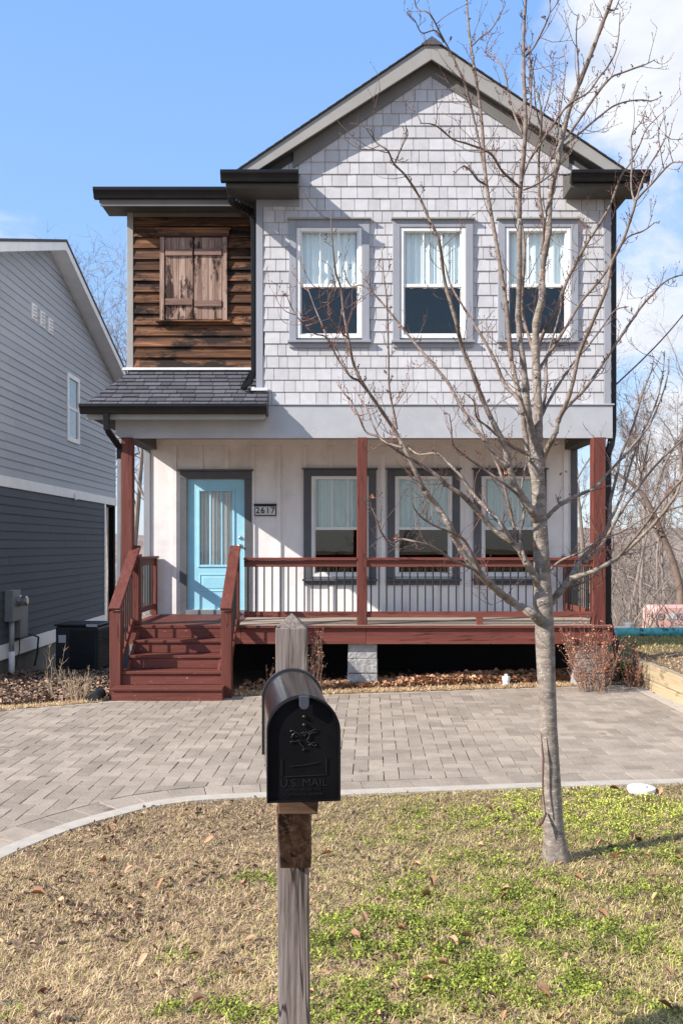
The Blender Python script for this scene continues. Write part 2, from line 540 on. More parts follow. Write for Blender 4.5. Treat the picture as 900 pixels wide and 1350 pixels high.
def curtain_mat(name, c, alpha=0.9):
    m, nt, b = new_mat(name)
    v = coords(nt, (1, 1, 0.25))
    n = noise_node(nt, v, 30, 4, 0.7)
    n2 = noise_node(nt, coords(nt), 14, 5, 0.7, 1.5)
    col = ramp(nt, n.outputs['Fac'], [(0.3, tuple(x * 0.9 for x in c)), (0.7, c)])
    col = mixc(nt, n2.outputs['Fac'], col, tuple(min(x * 1.12, 0.95) for x in c))
    nt.links.new(col, b.inputs['Base Color'])
    b.inputs['Roughness'].default_value = 0.9
    return m


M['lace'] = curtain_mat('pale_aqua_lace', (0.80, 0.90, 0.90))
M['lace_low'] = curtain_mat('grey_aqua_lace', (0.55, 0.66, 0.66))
M['sheer'] = curtain_mat('grey_sheer', (0.50, 0.50, 0.50))


def glass_mat():
    m = bpy.data.materials.new('window_glass'); m.use_nodes = True
    nt = m.node_tree
    nt.nodes.clear()
    out = nt.nodes.new('ShaderNodeOutputMaterial')
    tr = nt.nodes.new('ShaderNodeBsdfTransparent'); tr.inputs['Color'].default_value = (0.97, 0.985, 0.985, 1)
    gl = nt.nodes.new('ShaderNodeBsdfGlossy'); gl.inputs['Roughness'].default_value = 0.01; gl.inputs['Color'].default_value = (0.95, 0.90, 0.82, 1)
    fr = nt.nodes.new('ShaderNodeLayerWeight'); fr.inputs['Blend'].default_value = 0.5
    pw = nt.nodes.new('ShaderNodeMath'); pw.operation = 'POWER'; pw.inputs[1].default_value = 4.0
    mu = nt.nodes.new('ShaderNodeMath'); mu.operation = 'MULTIPLY_ADD'; mu.inputs[1].default_value = 0.7; mu.inputs[2].default_value = 0.042
    mx = nt.nodes.new('ShaderNodeMixShader')
    n = noise_node(nt, coords(nt), 1.3, 2, 0.5)
    bm = nt.nodes.new('ShaderNodeBump'); bm.inputs['Strength'].default_value = 0.06; bm.inputs['Distance'].default_value = 0.02
    nt.links.new(n.outputs['Fac'], bm.inputs['Height'])
    nt.links.new(bm.outputs['Normal'], gl.inputs['Normal'])
    nt.links.new(fr.outputs['Facing'], pw.inputs[0]); nt.links.new(pw.outputs[0], mu.inputs[0]); nt.links.new(mu.outputs[0], mx.inputs[0])
    nt.links.new(tr.outputs[0], mx.inputs[1]); nt.links.new(gl.outputs[0], mx.inputs[2])
    nt.links.new(mx.outputs[0], out.inputs['Surface'])
    return m


M['glass'] = glass_mat()


def paver_mat():
    m, nt, b = new_mat('concrete_pavers')
    tc = nt.nodes.new('ShaderNodeTexCoord')
    uv = tc.outputs['UV']
    nd = noise_node(nt, uv, 1.6, 2, 0.5)
    sub = nt.nodes.new('ShaderNodeVectorMath'); sub.operation = 'SUBTRACT'; sub.inputs[1].default_value = (0.5, 0.5, 0.5)
    scl = nt.nodes.new('ShaderNodeVectorMath'); scl.operation = 'SCALE'; scl.inputs['Scale'].default_value = 0.07
    add = nt.nodes.new('ShaderNodeVectorMath'); add.operation = 'ADD'
    nt.links.new(nd.outputs['Color'], sub.inputs[0]); nt.links.new(sub.outputs[0], scl.inputs[0])
    nt.links.new(uv, add.inputs[0]); nt.links.new(scl.outputs[0], add.inputs[1])

    def brick(mortar, c1, c2, cm):
        br = nt.nodes.new('ShaderNodeTexBrick')
        br.offset = 0.5; br.squash = 1.0
        br.inputs['Scale'].default_value = 1.0
        br.inputs['Brick Width'].default_value = 0.27
        br.inputs['Row Height'].default_value = 0.135
        br.inputs['Mortar Size'].default_value = mortar
        br.inputs['Mortar Smooth'].default_value = 0.3
        br.inputs['Bias'].default_value = -0.1
        br.inputs['Color1'].default_value = (*c1, 1); br.inputs['Color2'].default_value = (*c2, 1); br.inputs['Mortar'].default_value = (*cm, 1)
        nt.links.new(add.outputs[0], br.inputs['Vector'])
        return br
    br = brick(0.0055, (0.40, 0.345, 0.305), (0.30, 0.262, 0.236), (0.06, 0.05, 0.043))
    n1 = noise_node(nt, uv, 45, 5, 0.7)
    c = mixc(nt, 0.55, br.outputs['Color'], ramp(nt, n1.outputs['Fac'], [(0.3, g3(0.35)), (0.7, g3(0.65))]), 'OVERLAY')
    n2 = noise_node(nt, uv, 0.8, 6, 0.65)
    f = nt.nodes.new('ShaderNodeMapRange'); f.inputs['From Min'].default_value = 0.45; f.inputs['From Max'].default_value = 0.72; f.inputs['To Max'].default_value = 0.5
    nt.links.new(n2.outputs['Fac'], f.inputs['Value'])
    c = mixc(nt, f.outputs['Result'], c, (0.44, 0.385, 0.345))
    # oil stains with their own shape
    n3 = noise_node(nt, uv, 3.2, 5, 0.6)
    f3 = nt.nodes.new('ShaderNodeMapRange'); f3.inputs['From Min'].default_value = 0.665; f3.inputs['From Max'].default_value = 0.71; f3.inputs['To Max'].default_value = 0.75
    nt.links.new(n3.outputs['Fac'], f3.inputs['Value'])
    c = mixc(nt, f3.outputs['Result'], c, (0.10, 0.085, 0.075))
    nt.links.new(c, b.inputs['Base Color'])
    b.inputs['Roughness'].default_value = 0.9
    b.inputs['Specular IOR Level'].default_value = 0.15
    bm = nt.nodes.new('ShaderNodeBump'); bm.inputs['Strength'].default_value = 0.8; bm.inputs['Distance'].default_value = 0.006; bm.invert = True
    nt.links.new(br.outputs['Fac'], bm.inputs['Height'])
    bm2 = nt.nodes.new('ShaderNodeBump'); bm2.inputs['Strength'].default_value = 0.4; bm2.inputs['Distance'].default_value = 0.004
    nt.links.new(n1.outputs['Fac'], bm2.inputs['Height']); nt.links.new(bm.outputs['Normal'], bm2.inputs['Normal'])
    nt.links.new(bm2.outputs['Normal'], b.inputs['Normal'])
    return m


M['paver'] = mat('concrete_paver', (0.365, 0.305, 0.247), (0.275, 0.228, 0.185), 3.5, 0.9, 0.0, island=0.17, speck=(0.20, 0.17, 0.145), speck_scale=70, speck_at=0.58, spec=0.12, dirt=(0.27, 0.225, 0.185), dirt_scale=0.8, stain=(0.115, 0.095, 0.08), stain_scale=2.1, stain_at=0.625, stain_amt=0.7)
M['sand'] = mat('joint_sand', (0.10, 0.082, 0.066), (0.06, 0.05, 0.04), 40, 0.95, 0.2)


def attr_mat(name, dry, dry2, green, green2, scale=30, rough=0.9, island=0.25, bump=0.0, dark=(0.10, 0.07, 0.05), has_mulch=False, trans=0.0):
    m, nt, b = new_mat(name)
    v = coords(nt)
    n = noise_node(nt, v, scale, 6, 0.75)
    cd = ramp(nt, n.outputs['Fac'], [(0.35, dry), (0.62, dry2)])
    cg = ramp(nt, n.outputs['Fac'], [(0.35, green), (0.62, green2)])
    at = nt.nodes.new('ShaderNodeAttribute'); at.attribute_name = 'green'
    c = mixc(nt, at.outputs['Fac'], cd, cg)
    if has_mulch:
        a2 = nt.nodes.new('ShaderNodeAttribute'); a2.attribute_name = 'mulch'
        cm = ramp(nt, n.outputs['Fac'], [(0.3, dark), (0.7, tuple(x * 2.2 for x in dark))])
        c = mixc(nt, a2.outputs['Fac'], c, cm)
    if island:
        g = nt.nodes.new('ShaderNodeNewGeometry')
        mr = nt.nodes.new('ShaderNodeMapRange'); mr.inputs['To Min'].default_value = 1 - island; mr.inputs['To Max'].default_value = 1 + island
        nt.links.new(g.outputs['Random Per Island'], mr.inputs['Value'])
        h = nt.nodes.new('ShaderNodeHueSaturation'); nt.links.new(mr.outputs['Result'], h.inputs['Value']); nt.links.new(c, h.inputs['Color'])
        c = h.outputs['Color']
    nt.links.new(c, b.inputs['Base Color'])
    b.inputs['Roughness'].default_value = rough
    b.inputs['Specular IOR Level'].default_value = 0.12
    if bump:
        bm = nt.nodes.new('ShaderNodeBump'); bm.inputs['Strength'].default_value = bump; bm.inputs['Distance'].default_value = 0.02
        nt.links.new(n.outputs['Fac'], bm.inputs['Height']); nt.links.new(bm.outputs['Normal'], b.inputs['Normal'])
    return m


M['ground'] = attr_mat('thatch_soil', (0.05, 0.032, 0.023), (0.34, 0.24, 0.155), (0.03, 0.028, 0.014), (0.18, 0.17, 0.06), 38, island=0, bump=1.0, has_mulch=True, dark=(0.06, 0.045, 0.036))
M['blade'] = attr_mat('grass_blade', (0.72, 0.52, 0.32), (0.40, 0.27, 0.16), (0.50, 0.49, 0.12), (0.31, 0.32, 0.07), 9, island=0.6)
M['clover'] = attr_mat('clover_leaf', (0.29, 0.34, 0.055), (0.11, 0.15, 0.03), (0.55, 0.59, 0.10), (0.36, 0.41, 0.065), 6, island=0.5)
M['leaf'] = attr_mat('fallen_leaf', (0.46, 0.24, 0.13), (0.30, 0.155, 0.09), (0.58, 0.34, 0.20), (0.38, 0.22, 0.14), 9, island=0.5)
M['leaf_dark'] = attr_mat('rotting_leaf', (0.25, 0.165, 0.115), (0.12, 0.08, 0.058), (0.36, 0.25, 0.175), (0.22, 0.15, 0.105), 9, island=0.5)


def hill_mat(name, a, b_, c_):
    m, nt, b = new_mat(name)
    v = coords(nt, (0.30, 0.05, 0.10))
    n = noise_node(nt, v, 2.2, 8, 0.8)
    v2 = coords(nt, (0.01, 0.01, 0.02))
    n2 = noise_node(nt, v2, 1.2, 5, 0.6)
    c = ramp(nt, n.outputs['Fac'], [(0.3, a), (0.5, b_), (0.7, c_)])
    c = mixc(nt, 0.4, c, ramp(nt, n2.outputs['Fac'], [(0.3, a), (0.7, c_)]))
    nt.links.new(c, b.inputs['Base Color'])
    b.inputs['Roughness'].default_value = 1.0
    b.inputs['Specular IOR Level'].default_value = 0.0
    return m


M['hill'] = hill_mat('winter_woodland_hill', (0.15, 0.12, 0.108), (0.25, 0.20, 0.175), (0.34, 0.28, 0.24))
M['ridge'] = hill_mat('haze_tinted_ridge', (0.20, 0.20, 0.24), (0.24, 0.24, 0.28), (0.28, 0.28, 0.32))  # blue-grey tint paints in the distance haze

# ------------------------------------------------------------------ terrain
CURB = [(-3.3, -30), (-3.3, -3), (-3.1, 1.5), (-2.75, 3.3), (-2.40, 4.5), (-2.12, 5.29), (-1.97, 5.65), (-1.80, 5.95), (-1.60, 6.20), (-1.38, 6.42),
        (-1.12, 6.56), (-0.86, 6.62), (-0.58, 6.66), (0, 6.72), (1.5, 6.92), (2.76, 7.05), (4.0, 7.15), (7.5, 7.4)]
_cp, _ = smooth_path([Vector((x, y, 0)) for x, y in CURB[1:]], [0] * (len(CURB) - 1), 5)
CURBS = np.array([(p.x, p.y) for p in _cp])


def curb_dist(x, y):
    """signed distance to the curb line: positive on the lawn side"""
    x = np.asarray(x, float); y = np.asarray(y, float)
    best = np.full(x.shape, 1e9); sgn = np.ones(x.shape)
    for i in range(len(CURBS) - 1):
        ax, ay = CURBS[i]; bx, by = CURBS[i + 1]
        dx, dy = bx - ax, by - ay
        t = np.clip(((x - ax) * dx + (y - ay) * dy) / (dx * dx + dy * dy), 0, 1)
        qx = ax + t * dx; qy = ay + t * dy
        d = np.hypot(x - qx, y - qy)
        cr = dx * (y - ay) - dy * (x - ax)
        m = d < best - 1e-9
        best = np.where(m, d, best); sgn = np.where(m, np.where(cr < 0, 1.0, -1.0), sgn)
    return best * sgn


def far_edge(x):
    return np.interp(x, [-40, -8, -3.95, -2.8, -1.9, 0, 3.95, 40], [9.0, 9.6, 10.12, 10.75, 11.0, 11.25, 12.0, 12.2])


def sstep(t):
    t = np.clip(t, 0, 1)
    return t * t * (3 - 2 * t)


def height(x, y):
    x = np.asarray(x, float); y = np.asarray(y, float)
    cd = curb_dist(x, y)
    lawn = 0.012 + 0.056 * np.clip(cd, 0, 4.2) + 0.012 * np.sin(x * 2.3 + 1) * np.sin(y * 1.9) * np.clip(cd, 0, 1) + 0.007 * np.clip(cd * 3, 0, 1) * (np.sin(x * 24 + 3 * np.sin(y * 7)) * np.sin(y * 21 + 2 * np.sin(x * 9)) + 0.8 * np.sin(x * 11 + y * 5) * np.sin(y * 13 - x * 4))
    yard = np.full(x.shape, 0.012)
    fall = np.interp(x, [-3.2, -2.0, 4.0, 6], [0.062, 0.012, 0.010, 0.0])
    yard = yard - fall * np.clip(y - far_edge(x), 0, 6)
    rise = 0.335 * sstep((x - 4.12) / 0.07) * sstep((y - 6.4) / 0.8)
    rise2 = 0.335 * sstep((x - 3.75) / 1.1)
    rise = np.where(y > 12.4, rise2, rise)
    base = np.where(cd > 0, lawn, yard) + rise * np.where(cd > 0, sstep((y - 6.4) / 0.8), 1)
    drive = (cd <= -0.0) & (y < far_edge(x)) & (x < 4.02)
    base = np.where(drive, -0.07, base)
    # beyond the lots the ground falls into a wooded valley and rises to far hills
    base = base - 0.125 * np.clip(y - 16.0, 0, 74) + 0.0
    base = base + 0.050 * np.clip(y - 140, 0, 330) * (1 + 0.10 * np.sin(x * 0.012) + 0.05 * np.sin(x * 0.05 + 1))
    return base


GREENS = [(820, 1075, .45, 1.6), (870, 1078, .42, 1.6), (775, 1062, .34, 1.4), (700, 1078, .26, 1.1), (560, 1075, .25, .6), (750, 1100, .2, .8), (640, 1175, .3, .5), (520, 1270, .25, .5), (640, 1085, .2, .4), (500, 1100, .3, .3), (490, 1215, .22, .75), (560, 1180, .25, .6), (450, 1245, .15, .8),
          (545, 1228, .14, .7), (330, 1165, .13, .7), (365, 1162, .12, .6), (245, 1262, .10, .8), (270, 1292, .08, .8), (640, 1140, .12, .7), (700, 1190, .12, .8), (770, 1228, .16, .5), (860, 1168, .2, .7), (885, 1132, .18, .8),
          (225, 1335, .10, .6), (300, 1338, .10, .6), (420, 1330, .12, .7), (20, 1335, .08, .5), (60, 1150, .12, .4), (560, 1250, .3, .5), (500, 1330, .2, .5), (640, 1210, .25, .5), (680, 1290, .18, .5), (820, 1250, .2, .5), (600, 1300, .2, .45),
          (380, 1230, .10, .5), (400, 1100, .1, .3), (760, 1300, .15, .6), (730, 1160, .1, .5)]
_G = []
for px, py, r, a in GREENS:
    D = 5.0
    for _ in range(6):
        zz = float(height(np.array([(px - 450) / F * D]), np.array([D]))[0])
        D = F * (CAM_Z - zz) / (py - 718)
    _G.append(((px - 450) / F * D, D, r, a))


def greenness(x, y):
    g = 0.0
    for cx, cy, r, a in _G:
        d2 = ((x - cx) / (r * 1.25)) ** 2 + ((y - cy) / r) ** 2
        if d2 < 6:
            g += a * math.exp(-d2)
    n = mnoise.noise(Vector((x * 2.6, y * 2.6, 3.1))) + 0.5 * mnoise.noise(Vector((x * 7, y * 7, 9.1))) + 0.35 * mnoise.noise(Vector((x * 17, y * 17, 1.1)))
    bias = 0.10 * min(max((x + 0.6) / 1.5, -1), 1)
    v = g * (0.85 + 0.9 * n) + 0.30 * n - 0.02 + bias
    c = mnoise.noise(Vector((x * 8, y * 8, 21.0))) + 0.7 * mnoise.noise(Vector((x * 21, y * 21, 33.0)))
    return min(max((v - 0.12) * 2.0, 0), 1) * min(max(0.50 + 1.5 * c, 0), 1)


def grid_axis(parts):
    out = []
    for a, b, s in parts:
        n = max(1, int(round((b - a) / s)))
        out += list(np.linspace(a, b, n, endpoint=False))
    out.append(parts[-1][1])
    return np.array(out)


xs = grid_axis([(-700, -100, 60), (-100, -20, 8), (-20, -6, 1.0), (-6, -3.4, 0.2), (-3.4, 4.08, 0.055), (4.08, 4.22, 0.02), (4.22, 8, 0.15), (8, 20, 1.0), (20, 100, 8), (100, 700, 60)])
ys = grid_axis([(-200, -10, 20), (-10, 2, 1), (2, 7.5, 0.05), (7.5, 9.5, 0.4), (9.5, 13.5, 0.06), (13.5, 17, 0.2), (17, 40, 1.5), (40, 140, 8), (140, 520, 20), (520, 1500, 140)])
XX, YY = np.meshgrid(xs, ys)
ZZ = height(XX, YY)
fine = (XX > -6) & (XX < 8) & (YY > 2) & (YY < 17)
jit = rng.normal(0, 0.004, ZZ.shape) * fine * (ZZ > -0.05)
ZZ = ZZ + jit
nx, ny = len(xs), len(ys)
vv = np.stack([XX.ravel(), YY.ravel(), ZZ.ravel()], 1)
ii = np.arange(nx * ny).reshape(ny, nx)
ff = np.stack([ii[:-1, :-1].ravel(), ii[:-1, 1:].ravel(), ii[1:, 1:].ravel(), ii[1:, :-1].ravel()], 1)
gr = np.zeros(nx * ny); mu = np.zeros(nx * ny)
for k in range(nx * ny):
    x, y, _ = vv[k]
    if -3.5 < x < 4 and 2 < y < 7.4:
        gr[k] = greenness(x, y)
    elif x > 3.8 and 12 < y < 20:
        gr[k] = min(max((y - 12.6) / 1.5, 0), 0.8) * (0.6 + mnoise.noise(Vector((x * 3, y * 3, 0))))
    if y > 9 and y < 22 and x < 4.4:
        fe = float(far_edge(x))
        if x < -2.6:
            mu[k] = min(max((y - fe - 0.75) / 0.35, 0), 1)
        elif x < 3.9:
            mu[k] = min(max((y - fe - 0.5) / 0.3, 0), 1) * 0.9
gr = np.clip(gr, 0, 1)
ground = fast_mesh('ground', vv, ff, 4, M['ground'], {'green': gr, 'mulch': mu})
ground['kind'] = 'structure'
ground.data.polygons.foreach_set('use_smooth', [True] * len(ground.data.polygons))

# far ridge as a solid landform, distance haze carried by its colour
mb = MB()
rx = np.linspace(-1600, 1600, 90)
top = [(x, 1500 + 120 * math.sin(x * 0.002), 8 + 9 * mnoise.noise(Vector((x * 0.0023, 0, 0))) + 3 * mnoise.noise(Vector((x * 0.011, 5, 0)))) for x in rx]
for i in range(len(rx) - 1):
    a, b2 = top[i], top[i + 1]
    mb.quad((a[0], a[1] - 420, -40), (b2[0], b2[1] - 420, -40), b2, a)
    mb.quad(a, b2, (b2[0], b2[1] + 500, -40), (a[0], a[1] + 500, -40))
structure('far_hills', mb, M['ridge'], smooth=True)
# nearer wooded hillside skin
mb = MB()
hx = np.linspace(-500, 500, 120); hy = np.linspace(118, 560, 40)
hz = {}
for i, x in enumerate(hx):
    for j, y in enumerate(hy):
        z = float(height(np.array([x]), np.array([y]))[0]) + 1.0 + 3.0 * mnoise.noise(Vector((x * 0.03, y * 0.02, 0))) + 1.5 * mnoise.noise(Vector((x * 0.15, y * 0.1, 4)))
        mb.v.append((x, y, z if 0 < j < len(hy) - 1 else z - 8))
for i in range(len(hx) - 1):
    for j in range(len(hy) - 1):
        a = i * len(hy) + j
        mb.f.append((a, a + len(hy), a + len(hy) + 1, a + 1))
structure('hillside', mb, M['hill'], smooth=True)

# ------------------------------------------------------------------ driveway with kerbs
def strip(name, offs0, offs1, z0, z1, material, uvscale=None, pts=None):
    """strip along the curb line between two offsets (negative = driveway side)"""
    pts = CURBS if pts is None else pts
    nrm = []
    for i in range(len(pts)):
        a = pts[max(i - 1, 0)]; b2 = pts[min(i + 1, len(pts) - 1)]
        d = np.array(b2) - np.array(a); d = d / np.linalg.norm(d)
        nrm.append(np.array([-d[1], d[0]]))
    mb = MB()
    uvs = []
    L = 0
    for i in range(len(pts)):
        if i:
            L += np.linalg.norm(np.array(pts[i]) - np.array(pts[i - 1]))
        p0 = np.array(pts[i]) + nrm[i] * offs0; p1 = np.array(pts[i]) + nrm[i] * offs1
        mb.v += [(p0[0], p0[1], z0), (p0[0], p0[1], z1), (p1[0], p1[1], z1), (p1[0], p1[1], z0)]
        uvs += [(L, offs0)] * 2 + [(L, offs1)] * 2
    for i in range(len(pts) - 1):
        a = i * 4
        mb.f += [(a, a + 4, a + 5, a + 1), (a + 1, a + 5, a + 6, a + 2), (a + 2, a + 6, a + 7, a + 3)]
    o = structure(name, mb, material)
    return o, uvs


strip('curb', 0.0, 0.13, -0.1, 0.022, M['curb'])
# driveway sheet
poly = []
cl = [tuple(p) for p in CURBS if p[0] < 3.9]
xs_f = np.linspace(3.93, -30, 60)
poly = cl + [(3.93, float(np.interp(3.93, [2.76, 4.0], [7.05, 7.15])))] + [(float(x), float(far_edge(x))) for x in xs_f] + [(-30, -3)]
me = bpy.data.meshes.new('driveway')
me.from_pydata([(x, y, 0.003) for x, y in poly], [], [tuple(range(len(poly)))])
me.update()
uvl = me.uv_layers.new(name='UVMap')
for lp in me.loops:
    v = me.vertices[lp.vertex_index].co
    uvl.data[lp.index].uv = (v.y, v.x + 10.0)
me.materials.append(M['sand'])
dw = bpy.data.objects.new('driveway', me); COL.objects.link(dw); dw['kind'] = 'structure'
# individual pavers laid in a herringbone, clipped to the border course and the far edging
def curb_frame():
    out = []
    for i in range(len(CURBS) - 1):
        a = CURBS[i]; b2 = CURBS[i + 1]
        d = b2 - a; L = np.linalg.norm(d); d = d / L
        out.append((a, b2, d, np.array([-d[1], d[0]]), L))
    return out


CF = curb_frame()
BORDER = 0.40
rp_ = random.Random(8)


def paver_poly(mb, pl, z):
    if len(pl) < 3 or poly_area(pl) < 0.0016:
        return
    n = len(pl)
    cx = sum(p[0] for p in pl) / n; cy = sum(p[1] for p in pl) / n
    tx, ty = rp_.gauss(0, 0.006), rp_.gauss(0, 0.006)
    dz = z + rp_.gauss(0, 0.0012)
    top = [(cx + (p[0] - cx) * 0.985, cy + (p[1] - cy) * 0.985, dz + (p[0] - cx) * tx + (p[1] - cy) * ty) for p in pl]
    mid = [(p[0], p[1], dz - 0.004 + (p[0] - cx) * tx + (p[1] - cy) * ty) for p in pl]
    low = [(p[0], p[1], -0.01) for p in pl]
    f = [tuple(range(n))]
    for i in range(n):
        j = (i + 1) % n
        f += [(i, i + n, j + n, j), (i + n, i + 2 * n, j + 2 * n, j + n)]
    mb.add(top + mid + low, f)


mb = MB()
wq, lq = 0.130, 0.260
rowc = 0
rot_p = math.radians(-2.0)
cr, sr_p = math.cos(rot_p), math.sin(rot_p)
for i in range(-76, 48):
    for j in range(-5, 96):
        m4 = (i - j) % 4
        cells = []
        if m4 == 0:
            cells = [(i * wq, j * wq, lq, wq)]
        elif m4 == 3:
            cells = [(i * wq + 0, j * wq, wq, lq)]
        for (bx0, by0, bw_, bh_) in cells:
            g = 0.0018 + rp_.random() ** 2 * 0.0040
            q = [(bx0 + g, by0 + g * 0.25), (bx0 + bw_ - g, by0 + g * 0.25), (bx0 + bw_ - g, by0 + bh_ - g * 0.25), (bx0 + g, by0 + bh_ - g * 0.25)]
            q = [(x * cr - y * sr_p + 0.3, x * sr_p + y * cr + 2.0) for x, y in q]
            xs_ = [p[0] for p in q]; ys_ = [p[1] for p in q]
            if max(xs_) < -9 or min(xs_) > 3.93 or max(ys_) < 4.0 or min(ys_) > 12.1:
                continue
            c = np.array([sum(xs_) / 4, sum(ys_) / 4])
            dmin = 9; best = None
            for (a, b2, d, nn_, L) in CF:
                t = min(max(float(np.dot(c - a, d)), 0), L)
                dd = float(np.linalg.norm(c - (a + d * t)))
                if dd < dmin:
                    dmin = dd; best = (a, d, nn_)
            sd = float(curb_dist(np.array([c[0]]), np.array([c[1]]))[0])
            if sd > -0.2:
                continue
            if dmin < 1.0:
                a, d, nn_ = best
                o_ = a + nn_ * BORDER
                pA, pB = o_ - d * 5, o_ + d * 5
                # keep the side towards nn_: counter-clockwise half plane to the left of pA->pB
                q = clip_poly(q, [tuple(pA), tuple(pB), tuple(pB + nn_ * 20), tuple(pA + nn_ * 20)])
            if not q:
                continue
            x0_ = c[0]; y0_ = float(far_edge(x0_)) - 0.015; y1_ = float(far_edge(x0_ + 1)) - 0.015
            dl_ = np.array([1.0, y1_ - y0_])
            pA = np.array([x0_, y0_]) - dl_ * 5; pB = np.array([x0_, y0_]) + dl_ * 5
            q = clip_poly(q, [(pA[0], pA[1] - 30), (pB[0], pB[1] - 30), tuple(pB), tuple(pA)])
            q = clip_poly(q, [(-40, -40), (3.93, -40), (3.93, 40), (-40, 40)]) if q else q
            if q:
                paver_poly(mb, q, 0.012)
# border course set across the kerb line, each block tapered to follow the curve
_cum = np.concatenate([[0], np.cumsum(np.linalg.norm(np.diff(CURBS, axis=0), axis=1))])
_tan = np.gradient(CURBS, axis=0); _tan /= np.linalg.norm(_tan, axis=1)[:, None]


def on_curve(t):
    p = np.array([np.interp(t, _cum, CURBS[:, 0]), np.interp(t, _cum, CURBS[:, 1])])
    d = np.array([np.interp(t, _cum, _tan[:, 0]), np.interp(t, _cum, _tan[:, 1])])
    d /= np.linalg.norm(d)
    return p, np.array([-d[1], d[0]])


t = 0.0
while t < _cum[-1] - 0.3:
    Lb = 0.205 + rp_.uniform(-0.004, 0.004)
    (p, n0), (e, n1) = on_curve(t + 0.002), on_curve(t + Lb - 0.003)
    if p[1] > 3.0:
        q = [tuple(p + n0 * 0.136), tuple(e + n1 * 0.136), tuple(e + n1 * (BORDER - 0.004)), tuple(p + n0 * (BORDER - 0.004))]
        q = q[::-1] if ((q[1][0] - q[0][0]) * (q[2][1] - q[0][1]) - (q[1][1] - q[0][1]) * (q[2][0] - q[0][0])) < 0 else q
        if max(x for x, y in q) < 3.93:
            paver_poly(mb, q, 0.012)
    t += Lb
structure('pavers', mb, M['paver'])
# pale edging at the far side and along the timber wall
mb = MB()
for k in range(40):
    x0 = -30 + k * (33.9) / 40; x1 = x0 + 33.9 / 40
    y0, y1 = float(far_edge(x0)), float(far_edge(x1))
    mb.add([(x0, y0 - 0.01, 0.012), (x1, y1 - 0.01, 0.012), (x1, y1 + 0.06, 0.012), (x0, y0 + 0.06, 0.012), (x0, y0 - 0.01, -0.05), (x1, y1 - 0.01, -0.05)], [(0, 1, 2, 3), (4, 5, 1, 0)])
structure('edging_strip', mb, M['curb'])
mb = MB().box(3.935, 4.085, 7.2, 11.99, -0.1, 0.016)
structure('concrete_edge', mb, M['curb'])

# ================================================================== THE HOUSE
YF, YU, YB, YW = 12.0, 12.65, 13.7, 17.0      # main front wall, recessed upper wall, porch back wall, rear
house = thing('house', 'two storey grey shingled house with a red porch and a sky blue front door', 'house', (1.22, 12.0, 0))
XL, XM, XR = -3.10, -1.17, 3.70
RX, RZ, SL = 1.22, 8.80, 0.676                 # ridge


